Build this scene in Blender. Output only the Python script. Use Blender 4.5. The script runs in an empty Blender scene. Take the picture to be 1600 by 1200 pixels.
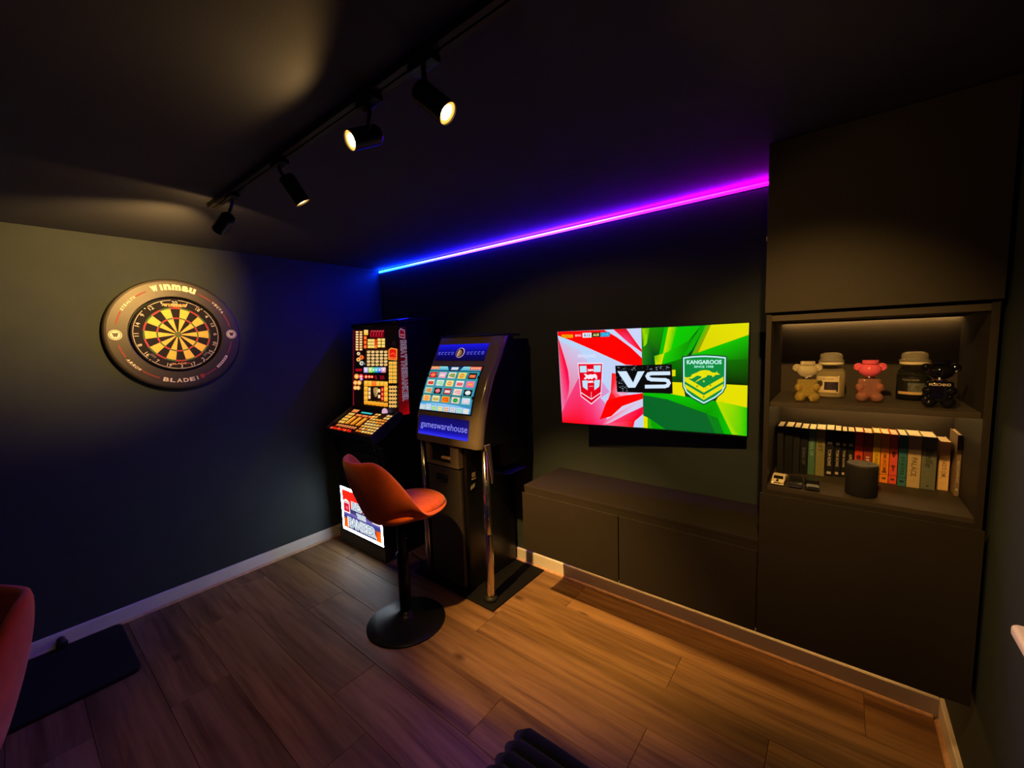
import bpy, bmesh, math, random
import numpy as np
from mathutils import Vector, Matrix
random.seed(7)
C = bpy.context.scene.collection
scene = bpy.context.scene
PI = math.pi

# ------------------------------------------------------------------ camera, world, exposure
cam_d = bpy.data.cameras.new('camera'); cam = bpy.data.objects.new('camera', cam_d); C.objects.link(cam)
cam_d.sensor_fit = 'HORIZONTAL'; cam_d.sensor_width = 36.0
cam_d.lens = 641.285 / 1600 * 36.0
cam_d.clip_start = 0.02
RW = Matrix(((0.78177728, 0.62253822, -0.03564338), (-0.03605379, 0.10219375, 0.99411094), (-0.62251459, 0.77588827, -0.10233761)))
mw = Matrix.Identity(4)
for i in range(3):
    mw[i][0] = RW[0][i]; mw[i][1] = RW[1][i]; mw[i][2] = -RW[2][i]
mw.translation = (3.34557723, -2.27478060, 1.60851396)
cam.matrix_world = mw
cam_d.dof.use_dof = True; cam_d.dof.focus_distance = 2.0; cam_d.dof.aperture_fstop = 4.5
scene.camera = cam
w = bpy.data.worlds.new('night'); scene.world = w; w.use_nodes = True
w.node_tree.nodes['Background'].inputs[0].default_value = (0.0, 0.0, 0.0, 1)
w.node_tree.nodes['Background'].inputs[1].default_value = 0.0
scene.view_settings.view_transform = 'Standard'; scene.view_settings.look = 'None'
scene.view_settings.exposure = 0.0; scene.view_settings.gamma = 1.0; scene.view_settings.use_curve_mapping = False

# light levels (the lamps themselves are built with the things that carry them)
WARM = (1.0, 0.545, 0.14)
SPOT_W = {'dart': 150.0, 'stool': 390.0, 'room': 3.0, 'sill': 110.0, 'shelf': 84.0}
SPILL_W = 2.0
CEIL_LED = 45.0
CEIL_TAPE = 560.0
ADDED_UNDER_LED = 30.0
SHELF_LED = 26.0
SHELF_LED_LOW = 34.0

# ------------------------------------------------------------------ colour and material helpers
def s2l(c):
    c = c / 255.0
    return c / 12.92 if c <= 0.04045 else ((c + 0.055) / 1.055) ** 2.4
def lin(rgb): return tuple(s2l(v) for v in rgb)

def mat(name, col, rough=0.5, metal=0.0, spec=0.5, noise=0.0, nscale=20.0, bump=0.0, bscale=80.0, trans=0.0, ior=1.45, sheen=0.0, emit=None, estr=0.0, coat=0.0):
    m = bpy.data.materials.new(name); m.use_nodes = True
    nt = m.node_tree; b = nt.nodes['Principled BSDF']
    b.inputs['Roughness'].default_value = rough; b.inputs['Metallic'].default_value = metal
    b.inputs['Specular IOR Level'].default_value = spec; b.inputs['IOR'].default_value = ior
    b.inputs['Transmission Weight'].default_value = trans
    b.inputs['Sheen Weight'].default_value = sheen; b.inputs['Coat Weight'].default_value = coat
    b.inputs['Base Color'].default_value = (*col, 1)
    tc = None
    if noise or bump:
        tc = nt.nodes.new('ShaderNodeTexCoord')
    if noise:
        n = nt.nodes.new('ShaderNodeTexNoise'); n.inputs['Scale'].default_value = nscale; n.inputs['Detail'].default_value = 4
        r = nt.nodes.new('ShaderNodeValToRGB')
        r.color_ramp.elements[0].position = 0.3; r.color_ramp.elements[1].position = 0.7
        r.color_ramp.elements[0].color = (*[v * (1 - noise) for v in col], 1)
        r.color_ramp.elements[1].color = (*[min(1, v * (1 + noise)) for v in col], 1)
        nt.links.new(tc.outputs['Object'], n.inputs['Vector']); nt.links.new(n.outputs['Fac'], r.inputs['Fac'])
        nt.links.new(r.outputs['Color'], b.inputs['Base Color'])
    if bump:
        n2 = nt.nodes.new('ShaderNodeTexNoise'); n2.inputs['Scale'].default_value = bscale; n2.inputs['Detail'].default_value = 3
        bp = nt.nodes.new('ShaderNodeBump'); bp.inputs['Strength'].default_value = bump; bp.inputs['Distance'].default_value = 0.003
        nt.links.new(tc.outputs['Object'], n2.inputs['Vector']); nt.links.new(n2.outputs['Fac'], bp.inputs['Height'])
        nt.links.new(bp.outputs['Normal'], b.inputs['Normal'])
    if emit:
        b.inputs['Emission Color'].default_value = (*emit, 1); b.inputs['Emission Strength'].default_value = estr
    return m

def screen_mat(name, strength, rough=0.35):
    m = bpy.data.materials.new(name); m.use_nodes = True
    nt = m.node_tree; b = nt.nodes['Principled BSDF']
    b.inputs['Base Color'].default_value = (0.005, 0.005, 0.006, 1); b.inputs['Roughness'].default_value = rough
    b.inputs['Specular IOR Level'].default_value = 0.2
    a = nt.nodes.new('ShaderNodeAttribute'); a.attribute_name = 'Col'
    nt.links.new(a.outputs['Color'], b.inputs['Emission Color']); b.inputs['Emission Strength'].default_value = strength
    return m

# ------------------------------------------------------------------ geometry helpers
class G:
    """collects faces for one mesh object"""
    def __init__(self): self.v = []; self.f = []; self.m = []
    def add(self, vs, fs, m=0, M=None):
        o = len(self.v)
        for p in vs:
            p = Vector(p)
            self.v.append(tuple(M @ p if M is not None else p))
        for f in fs: self.f.append([i + o for i in f]); self.m.append(m)
        return self
    def box(self, lo, hi, m=0, M=None):
        x0, y0, z0 = lo; x1, y1, z1 = hi
        vs = [(x0,y0,z0),(x1,y0,z0),(x1,y1,z0),(x0,y1,z0),(x0,y0,z1),(x1,y0,z1),(x1,y1,z1),(x0,y1,z1)]
        return self.add(vs, [(3,2,1,0),(4,5,6,7),(0,1,5,4),(1,2,6,5),(2,3,7,6),(3,0,4,7)], m, M)
    def cbox(self, c, s, m=0, M=None):
        return self.box([c[i]-s[i]/2 for i in range(3)], [c[i]+s[i]/2 for i in range(3)], m, M)
    def lathe(self, prof, n=24, m=0, M=None, cap=True):
        vs = []; fs = []
        for r, z in prof:
            for k in range(n):
                a = 2*PI*k/n; vs.append((r*math.cos(a), r*math.sin(a), z))
        for j in range(len(prof)-1):
            for k in range(n):
                a = j*n+k; b = j*n+(k+1) % n
                fs.append((a, b, b+n, a+n))
        if cap:
            fs.append(tuple(reversed(range(n)))); fs.append(tuple(range((len(prof)-1)*n, len(prof)*n)))
        return self.add(vs, fs, m, M)
    def tube(self, pts, r, n=10, m=0, M=None):
        pts = [Vector(p) for p in pts]; vs = []; fs = []
        rr = r if isinstance(r, (list, tuple)) else [r]*len(pts)
        up = Vector((0,0,1))
        for i, p in enumerate(pts):
            t = (pts[min(i+1, len(pts)-1)] - pts[max(i-1, 0)]).normalized()
            a = t.cross(up)
            if a.length < 1e-4: a = t.cross(Vector((1,0,0)))
            a.normalize(); b = a.cross(t)
            for k in range(n):
                q = 2*PI*k/n; vs.append(p + (a*math.cos(q) + b*math.sin(q))*rr[i])
        for i in range(len(pts)-1):
            for k in range(n):
                a = i*n+k; b = i*n+(k+1) % n; fs.append((a, a+n, b+n, b))
        fs.append(tuple(range(n))); fs.append(tuple(reversed(range((len(pts)-1)*n, len(pts)*n))))
        return self.add(vs, fs, m, M)
    def ell(self, c, r, nu=18, nv=10, m=0, M=None):
        vs = [(c[0], c[1], c[2]-r[2])]; fs = []
        for j in range(1, nv):
            ph = -PI/2 + PI*j/nv
            for k in range(nu):
                a = 2*PI*k/nu
                vs.append((c[0]+r[0]*math.cos(ph)*math.cos(a), c[1]+r[1]*math.cos(ph)*math.sin(a), c[2]+r[2]*math.sin(ph)))
        vs.append((c[0], c[1], c[2]+r[2])); top = len(vs)-1
        for k in range(nu): fs.append((0, 1+(k+1) % nu, 1+k))
        for j in range(nv-2):
            for k in range(nu):
                a = 1+j*nu+k; b = 1+j*nu+(k+1) % nu; fs.append((a, b, b+nu, a+nu))
        o = 1+(nv-2)*nu
        for k in range(nu): fs.append((o+k, o+(k+1) % nu, top))
        return self.add(vs, fs, m, M)
    def prism(self, poly, h0, h1, fn, m=0, M=None):
        """poly: 2d outline, extruded from h0 to h1; fn(a, b, h) -> 3d"""
        n = len(poly)
        vs = [fn(a, b, h0) for a, b in poly] + [fn(a, b, h1) for a, b in poly]
        fs = [tuple(range(n)), tuple(reversed(range(n, 2*n)))]
        for k in range(n): fs.append((k, k+n, (k+1) % n+n, (k+1) % n))
        return self.add(vs, fs, m, M)

def obj(name, g, mats, parent=None, bevel=0.0, smooth=False, seg=2, loc=None, kind=None, subsurf=0, solid=0.0):
    me = bpy.data.meshes.new(name); me.from_pydata(g.v, [], g.f)
    if not isinstance(mats, (list, tuple)): mats = [mats]
    for m in mats: me.materials.append(m)
    for p, i in zip(me.polygons, g.m): p.material_index = i
    bm = bmesh.new(); bm.from_mesh(me); bmesh.ops.recalc_face_normals(bm, faces=bm.faces); bm.to_mesh(me); bm.free()
    o = bpy.data.objects.new(name, me); C.objects.link(o)
    if parent is not None: o.parent = parent
    if loc: o.location = loc
    if smooth:
        for p in me.polygons: p.use_smooth = True
    if solid:
        md = o.modifiers.new('s', 'SOLIDIFY'); md.thickness = solid; md.offset = 0
    if bevel:
        md = o.modifiers.new('b', 'BEVEL'); md.width = bevel; md.segments = seg; md.limit_method = 'ANGLE'; md.angle_limit = math.radians(40)
    if subsurf:
        md = o.modifiers.new('ss', 'SUBSURF'); md.levels = subsurf; md.render_levels = subsurf
    if kind: o['kind'] = kind
    return o

def thing(name, label, cat, loc=(0,0,0), rz=0.0, group=None):
    o = bpy.data.objects.new(name, None); C.objects.link(o); o.empty_display_size = 0.1
    o.location = loc; o.rotation_euler = (0, 0, rz); o['label'] = label; o['category'] = cat
    if group: o['group'] = group
    return o
def tag(o, label, cat, group=None):
    o['label'] = label; o['category'] = cat
    if group: o['group'] = group
    return o
def struct(name, g, m, parent=None, **k):
    o = obj(name, g, m, parent, **k)
    if parent is None: o['kind'] = 'structure'
    return o

# text -> mesh data (built-in font), cached
_tc = {}
def text_mesh(s, bold=0.0, shear=0.0, space=1.0):
    key = (s, bold, shear, space)
    if key in _tc: return _tc[key]
    cu = bpy.data.curves.new('t', 'FONT'); cu.body = s; cu.align_x = 'CENTER'; cu.align_y = 'CENTER'
    cu.resolution_u = 3; cu.offset = bold; cu.shear = shear; cu.space_character = space; cu.size = 1.0
    o = bpy.data.objects.new('t', cu); C.objects.link(o)
    dg = bpy.context.evaluated_depsgraph_get(); e = o.evaluated_get(dg); me = e.to_mesh()
    vs = [(v.co.x, v.co.y) for v in me.vertices]; fs = [tuple(p.vertices) for p in me.polygons]
    e.to_mesh_clear(); bpy.data.objects.remove(o); bpy.data.curves.remove(cu)
    if vs:
        xs = [v[0] for v in vs]; ys = [v[1] for v in vs]
        cx = (min(xs)+max(xs))/2; cy = (min(ys)+max(ys))/2
        vs = [(x-cx, y-cy) for x, y in vs]; wd = max(xs)-min(xs); ht = max(ys)-min(ys)
    else: wd = ht = 1
    _tc[key] = (vs, fs, wd, ht); return _tc[key]

class Pic:
    """flat picture: coloured polygons in a plane, stacked in thin printed layers"""
    def __init__(self, o, right, up, step=4e-5):
        self.o = Vector(o); self.r = Vector(right).normalized(); self.u = Vector(up).normalized(); self.n = self.r.cross(self.u)
        self.v = []; self.f = []; self.c = []; self.d = 0.0; self.step = step
    def raw(self, pts, fs, cols):
        o = len(self.v); self.d += self.step
        for a, b in pts: self.v.append(tuple(self.o + self.r*a + self.u*b + self.n*self.d))
        for f in fs:
            self.f.append([i+o for i in f]); self.c += [cols[i] for i in f]
    def poly(self, pts, col):
        n = len(pts)
        cols = [lin(c) for c in col] if isinstance(col[0], (tuple, list)) else [lin(col)]*n
        self.raw(pts, [tuple(range(n))], cols)
    def rect(self, x0, y0, x1, y1, col): self.poly([(x0,y0),(x1,y0),(x1,y1),(x0,y1)], col)
    def grad(self, q, cols, n=8, fn=None):
        cols = [lin(c) for c in cols]; vs = []; cs = []
        for j in range(n+1):
            for i in range(n+1):
                u, v = i/n, j/n; wts = ((1-u)*(1-v), u*(1-v), u*v, (1-u)*v)
                p = tuple(sum(wt*a[k] for wt, a in zip(wts, q)) for k in (0, 1)); vs.append(fn(*p) if fn else p)
                cs.append(tuple(sum(wt*c[k] for wt, c in zip(wts, cols)) for k in range(3)))
        self.raw(vs, [(j*(n+1)+i, j*(n+1)+i+1, (j+1)*(n+1)+i+1, (j+1)*(n+1)+i) for j in range(n) for i in range(n)], cs)
    def circ(self, x, y, rx, ry, col, n=14, fn=None):
        pts = [(x+rx*math.cos(2*PI*k/n), y+ry*math.sin(2*PI*k/n)) for k in range(n)]
        self.poly([fn(*p) for p in pts] if fn else pts, col)
    def text(self, s, x, y, h, col, bold=0.0, w=None, ang=0.0, shear=0.0, fn=None, space=1.0):
        vs, fs, wd, ht = text_mesh(s, bold, shear, space)
        sy = h/ht; sx = (w/wd) if w else sy
        ca, sa = math.cos(ang), math.sin(ang)
        pts = [(x+a*sx*ca-b*sy*sa, y+a*sx*sa+b*sy*ca) for a, b in vs]
        if fn: pts = [fn(*p) for p in pts]
        self.raw(pts, fs, [lin(col)]*len(pts))
    def stroke(self, path, wd, col, fn=None):
        for (x0, y0), (x1, y1) in zip(path[:-1], path[1:]):
            L = math.hypot(x1-x0, y1-y0)+1e-9; dx, dy = (x1-x0)/L*wd/2, (y1-y0)/L*wd/2
            p = [(x0-dx*.6-dy, y0-dy*.6+dx), (x0-dx*.6+dy, y0-dy*.6-dx), (x1+dx*.6+dy, y1+dy*.6-dx), (x1+dx*.6-dy, y1+dy*.6+dx)]
            self.poly([fn(*q) for q in p] if fn else p, col)
    def build(self, name, m, parent, bend=None):
        vs = [bend(*v) for v in self.v] if bend else self.v
        me = bpy.data.meshes.new(name); me.from_pydata(vs, [], self.f)
        at = me.color_attributes.new('Col', 'FLOAT_COLOR', 'CORNER')
        at.data.foreach_set('color', [x for c in self.c for x in (*c, 1.0)])
        me.materials.append(m); o = bpy.data.objects.new(name, me); C.objects.link(o); o.parent = parent
        return o

def homog(src, dst):
    A = []
    for (x, y), (u, v) in zip(src, dst):
        A.append([x, y, 1, 0, 0, 0, -u*x, -u*y]); A.append([0, 0, 0, x, y, 1, -v*x, -v*y])
    h = np.linalg.solve(np.array(A, float), np.array([c for p in dst for c in p], float))
    def fn(x, y):
        q = h[6]*x+h[7]*y+1
        return ((h[0]*x+h[1]*y+h[2])/q, (h[3]*x+h[4]*y+h[5])/q)
    return fn
def inset(poly, k):
    cx = sum(p[0] for p in poly)/len(poly); cy = sum(p[1] for p in poly)/len(poly)
    return [(cx+(x-cx)*k, cy+(y-cy)*k) for x, y in poly]

# place mesh text into a G in a plane
def gtext(g, s, c, right, up, h, m=0, bold=0.0, w=None, shear=0.0, ang=0.0, space=1.0):
    vs, fs, wd, ht = text_mesh(s, bold, shear, space)
    sy = h/ht; sx = (w/wd) if w else sy
    c = Vector(c); R = Vector(right).normalized(); U = Vector(up).normalized()
    if ang:
        R, U = R*math.cos(ang)+U*math.sin(ang), -R*math.sin(ang)+U*math.cos(ang)
    g.add([c+R*(a*sx)+U*(b*sy) for a, b in vs], fs, m)

# ------------------------------------------------------------------ materials
M_wall = mat('wall_paint', (0.033, 0.044, 0.046), 0.75, spec=0.25, noise=0.06, nscale=6, bump=0.12, bscale=220)
M_ceil = mat('ceiling_paint', (0.050, 0.054, 0.078), 0.8, spec=0.2, noise=0.05, nscale=5, bump=0.1, bscale=200)
M_white = mat('white_gloss', (0.72, 0.68, 0.64), 0.4, noise=0.03, nscale=9)
M_cab = mat('cabinet_board', (0.0235, 0.0185, 0.0145), 0.62, spec=0.3, noise=0.05, nscale=30)
M_cabin = mat('cabinet_inside', (0.046, 0.036, 0.027), 0.6, spec=0.3, noise=0.05, nscale=30)
M_black = mat('black_gloss', (0.006, 0.006, 0.007), 0.28, noise=0.1, nscale=12)
M_blackm = mat('black_matt', (0.008, 0.008, 0.008), 0.6, noise=0.1, nscale=25)
M_blackp = mat('black_powder_coat', (0.005, 0.005, 0.005), 0.36, spec=0.22, bump=0.05, bscale=400)
M_taupe = mat('bronze_plastic', (0.12, 0.098, 0.075), 0.24, coat=0.4, noise=0.06, nscale=18)
M_dgrey = mat('dark_grey_steel', (0.035, 0.030, 0.026), 0.5, noise=0.1, nscale=14)
M_chrome = mat('chrome', (0.75, 0.70, 0.64), 0.13, metal=1.0)
M_rubber = mat('rubber_mat', (0.004, 0.004, 0.0045), 0.75, spec=0.2, bump=0.3, bscale=150)
M_velvet = mat('rust_velvet', (0.54, 0.082, 0.008), 0.85, spec=0.1, noise=0.16, nscale=16, bump=0.12, bscale=260, sheen=0.25)
M_green = mat('dark_green_velvet', (0.0035, 0.0055, 0.0045), 0.85, spec=0.15, noise=0.2, nscale=20, sheen=0.15)
M_glass = mat('clear_glass', (0.95, 0.95, 0.93), 0.03, trans=1.0, ior=1.45)

# ------------------------------------------------------------------ room shell
X1, Y0, H = 3.73, -3.5, 2.304
struct('ceiling', G().box((-0.1, Y0-0.1, H), (X1+0.1, 0.1, H+0.1)), M_ceil)
struct('wall_left', G().box((-0.1, Y0, 0), (0, 0, H)), M_wall)
struct('wall_back', G().box((-0.1, 0, 0), (X1+0.1, 0.1, H)), M_wall)
struct('wall_right', G().box((X1, Y0, 0), (X1+0.1, 0, H)), M_wall)
struct('wall_front', G().box((-0.1, Y0-0.1, 0), (X1+0.1, Y0, H)), mat('pale_bounce_paint', (0.22, 0.21, 0.20), 0.8))  # unseen wall made paler than the others to bounce fill light

# laminate floor: sub floor + planks
floor = struct('floor', G().box((-0.1, Y0-0.1, -0.06), (X1+0.1, 0.1, -0.012)), mat('underlay', (0.05, 0.04, 0.03), 0.9))
def wood_mat():
    m = bpy.data.materials.new('oak_laminate'); m.use_nodes = True
    nt = m.node_tree; N = nt.nodes.new; L = nt.links.new; b = nt.nodes['Principled BSDF']
    b.inputs['Roughness'].default_value = 0.48; b.inputs['Specular IOR Level'].default_value = 0.2
    tc = N('ShaderNodeTexCoord'); oi = N('ShaderNodeObjectInfo')
    off = N('ShaderNodeVectorMath'); off.operation = 'SCALE'; off.inputs[0].default_value = (37.0, 61.0, 13.0); L(oi.outputs['Random'], off.inputs['Scale'])
    ad = N('ShaderNodeVectorMath'); ad.operation = 'ADD'; L(tc.outputs['Object'], ad.inputs[0]); L(off.outputs[0], ad.inputs[1])
    # warp so that the grain wanders
    wn = N('ShaderNodeTexNoise'); wn.inputs['Scale'].default_value = 1.7; wn.inputs['Detail'].default_value = 1; L(ad.outputs[0], wn.inputs['Vector'])
    wm = N('ShaderNodeVectorMath'); wm.operation = 'SCALE'; wm.inputs['Scale'].default_value = 0.05; L(wn.outputs['Color'], wm.inputs[0])
    a2 = N('ShaderNodeVectorMath'); a2.operation = 'ADD'; L(ad.outputs[0], a2.inputs[0]); L(wm.outputs[0], a2.inputs[1])
    mp = N('ShaderNodeMapping'); mp.inputs['Scale'].default_value = (0.9, 17.0, 1.0); L(a2.outputs[0], mp.inputs['Vector'])
    n1 = N('ShaderNodeTexNoise'); n1.inputs['Scale'].default_value = 1.6; n1.inputs['Detail'].default_value = 7; n1.inputs['Roughness'].default_value = 0.62; L(mp.outputs[0], n1.inputs['Vector'])
    r1 = N('ShaderNodeValToRGB'); e = r1.color_ramp.elements
    e[0].position = 0.32; e[0].color = (0.120, 0.060, 0.026, 1); e[1].position = 0.70; e[1].color = (0.285, 0.165, 0.076, 1)
    k = e.new(0.5); k.color = (0.225, 0.126, 0.058, 1)
    L(n1.outputs['Fac'], r1.inputs['Fac'])
    # broad darker streaks
    mp2 = N('ShaderNodeMapping'); mp2.inputs['Scale'].default_value = (0.55, 6.5, 1.0); L(a2.outputs[0], mp2.inputs['Vector'])
    n2 = N('ShaderNodeTexNoise'); n2.inputs['Scale'].default_value = 1.4; n2.inputs['Detail'].default_value = 3; L(mp2.outputs[0], n2.inputs['Vector'])
    r2 = N('ShaderNodeValToRGB'); r2.color_ramp.elements[0].position = 0.30; r2.color_ramp.elements[0].color = (0.34, 0.30, 0.28, 1)
    r2.color_ramp.elements[1].position = 0.56; r2.color_ramp.elements[1].color = (1, 1, 1, 1); L(n2.outputs['Fac'], r2.inputs['Fac'])
    mx = N('ShaderNodeMix'); mx.data_type = 'RGBA'; mx.blend_type = 'MULTIPLY'; mx.inputs['Factor'].default_value = 0.8
    L(r1.outputs['Color'], mx.inputs['A']); L(r2.outputs['Color'], mx.inputs['B'])
    # knots
    mp3 = N('ShaderNodeMapping'); mp3.inputs['Scale'].default_value = (2.2, 4.2, 1.0); L(ad.outputs[0], mp3.inputs['Vector'])
    vo = N('ShaderNodeTexVoronoi'); vo.inputs['Scale'].default_value = 0.9; L(mp3.outputs[0], vo.inputs['Vector'])
    r3 = N('ShaderNodeValToRGB'); r3.color_ramp.elements[0].position = 0.03; r3.color_ramp.elements[0].color = (0.22, 0.18, 0.16, 1)
    r3.color_ramp.elements[1].position = 0.1; r3.color_ramp.elements[1].color = (1, 1, 1, 1); L(vo.outputs['Distance'], r3.inputs['Fac'])
    mx2 = N('ShaderNodeMix'); mx2.data_type = 'RGBA'; mx2.blend_type = 'MULTIPLY'; mx2.inputs['Factor'].default_value = 0.8
    L(mx.outputs['Result'], mx2.inputs['A']); L(r3.outputs['Color'], mx2.inputs['B'])
    hv = N('ShaderNodeHueSaturation'); mr = N('ShaderNodeMapRange'); mr.inputs['To Min'].default_value = 0.82; mr.inputs['To Max'].default_value = 1.15
    L(oi.outputs['Random'], mr.inputs['Value']); L(mr.outputs['Result'], hv.inputs['Value']); L(mx2.outputs['Result'], hv.inputs['Color'])
    L(hv.outputs['Color'], b.inputs['Base Color'])
    bp = N('ShaderNodeBump'); bp.inputs['Strength'].default_value = 0.15; bp.inputs['Distance'].default_value = 0.002
    L(n1.outputs['Fac'], bp.inputs['Height']); L(bp.outputs['Normal'], b.inputs['Normal'])
    return m
M_wood = wood_mat()
PW, PL = 0.238, 1.38
_pm = {}
def plank(x0, x1, y0, y1):
    key = (round(x1-x0, 3), round(y1-y0, 3))
    if key not in _pm:
        a, b = (x1-x0)/2-0.0004, (y1-y0)/2-0.0004; c = 0.0018
        g = G()
        vs = [(-a,-b,-0.012),(a,-b,-0.012),(a,b,-0.012),(-a,b,-0.012),(-a,-b,-c),(a,-b,-c),(a,b,-c),(-a,b,-c),(-a+c,-b+c,0),(a-c,-b+c,0),(a-c,b-c,0),(-a+c,b-c,0)]
        g.add(vs, [(3,2,1,0),(0,1,5,4),(1,2,6,5),(2,3,7,6),(3,0,4,7),(4,5,9,8),(5,6,10,9),(6,7,11,10),(7,4,8,11),(8,9,10,11)])
        o = obj('plank', g, M_wood, floor); _pm[key] = o.data
    else:
        o = bpy.data.objects.new('plank', _pm[key]); C.objects.link(o); o.parent = floor
    o.location = ((x0+x1)/2, (y0+y1)/2, 0)
joints = {0: 2.10, 1: 2.80, 2: 1.80, 3: 2.81, 4: 2.2, 5: 1.55}
row = 0; y = -0.016
first = True
while y > Y0 + 0.02:
    yn = max(y - (PW + 0.024 if first else PW), Y0+0.012); first = False
    j = joints.get(row, random.uniform(0.4, 1.6)); xs = [0.016]
    while j > 0.016 + PL: j -= PL
    if j > 0.1: xs.append(j)
    while xs[-1] + PL < X1-0.1: xs.append(xs[-1] + PL)
    xs.append(X1-0.016)
    for a, b in zip(xs[:-1], xs[1:]): plank(a, b, yn, y)
    y = yn; row += 1

# skirting boards and bead trim
BH = 0.0906
def skirt(poly_fn, name, a0, a1):
    g = G().prism([(0, 0), (0.015, 0), (0.015, BH-0.004), (0.011, BH), (0, BH)], a0, a1, poly_fn)
    return struct(name, g, M_white)
skirt(lambda a, b, h: (a, h, b), 'baseboard_left', Y0, 0)
skirt(lambda a, b, h: (h, -a, b), 'baseboard_back', 0.016, X1-0.016)
skirt(lambda a, b, h: (X1-a, h, b), 'baseboard_right', Y0, 0)
bead = [(0.015, 0)] + [(0.015+0.014*math.cos(t), 0.014*math.sin(t)) for t in [0, PI/8, PI/4, 3*PI/8, PI/2]]
M_bead = mat('oak_bead', (0.55, 0.34, 0.21), 0.4, noise=0.15, nscale=30)
struct('trim_1', G().prism(bead, Y0, -0.03, lambda a, b, h: (a, h, b)), M_bead)
struct('trim_2', G().prism(bead, 0.03, X1-0.03, lambda a, b, h: (h, -a, b)), M_bead)
struct('trim_3', G().prism(bead, Y0, -0.03, lambda a, b, h: (X1-a, h, b)), M_bead)

# window on the right wall: only the end of its white sill shows in the frame
win = struct('window_1', G().box((X1-0.035, -2.1, 0.96), (X1, -1.02, 2.06)).box((X1-0.03, -2.06, 1.0), (X1-0.036, -1.58, 2.02), 1).box((X1-0.03, -1.54, 1.0), (X1-0.036, -1.06, 2.02), 1), [M_white, mat('night_glass', (0.004, 0.005, 0.007), 0.05)])
sg = G()
out = [(X1, -2.2), (X1, -0.90)]
for t in range(5): 
    a = PI/2 + t*PI/8; out.append((X1-0.047+0.014*math.cos(a)-0.0, -0.914+0.014*math.sin(a)))
out.append((X1-0.061, -2.2))
sg.prism(out, 0.909, 0.935, lambda a, b, h: (a, b, h))
obj('window_sill', sg, M_white, win, bevel=0.008, seg=3)

# ------------------------------------------------------------------ LED strip in the ceiling corner
def led_mat(name, strength):
    m = bpy.data.materials.new(name); m.use_nodes = True
    nt = m.node_tree; N = nt.nodes.new; L = nt.links.new; b = nt.nodes['Principled BSDF']
    tc = N('ShaderNodeTexCoord'); sp = N('ShaderNodeSeparateXYZ'); mr = N('ShaderNodeMapRange')
    mr.inputs['From Min'].default_value = 0.0; mr.inputs['From Max'].default_value = 3.12
    L(tc.outputs['Object'], sp.inputs[0]); L(sp.outputs['X'], mr.inputs['Value'])
    r = N('ShaderNodeValToRGB'); e = r.color_ramp.elements
    e[0].position = 0.0; e[0].color = (0.0010, 0.0260, 0.75, 1); e[1].position = 1.0; e[1].color = (0.26, 0.0, 0.36, 1)
    for p, c in ((0.12, (0.0013, 0.0160, 0.95)), (0.25, (0.0070, 0.0080, 1.0)), (0.42, (0.032, 0.0070, 1.0)), (0.62, (0.080, 0.0050, 0.92)), (0.80, (0.14, 0.0008, 0.72))):
        k = e.new(p); k.color = (*c, 1)
    L(mr.outputs['Result'], r.inputs['Fac']); L(r.outputs['Color'], b.inputs['Emission Color'])
    b.inputs['Emission Strength'].default_value = strength; b.inputs['Base Color'].default_value = (0.8, 0.8, 0.8, 1)
    return m
led = thing('led_strip', 'glowing blue to magenta light strip along the ceiling edge of the television wall', 'light strip', (0, 0, H))
obj('channel', G().box((0.012, -0.0035, -0.0305), (3.108, -0.001, -0.0145)), M_blackm, led)
obj('diffuser', G().prism([(-0.003, -0.0285)] + [(-0.003-0.012*math.sin(t), -0.0225-0.006*math.cos(t)) for t in [k*PI/6 for k in range(1, 6)]] + [(-0.003, -0.0165)], 0.014, 3.106, lambda a, b, h: (h, a, b)), led_mat('colour_led_diffuser', CEIL_LED), led)
obj('led_tape', G().add([(0.014, -0.0150, -0.0150), (3.106, -0.0150, -0.0150), (3.106, -0.0036, -0.0146), (0.014, -0.0036, -0.0146)], [(0, 1, 2, 3)]), led_mat('colour_led_tape', CEIL_TAPE), led)

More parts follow.
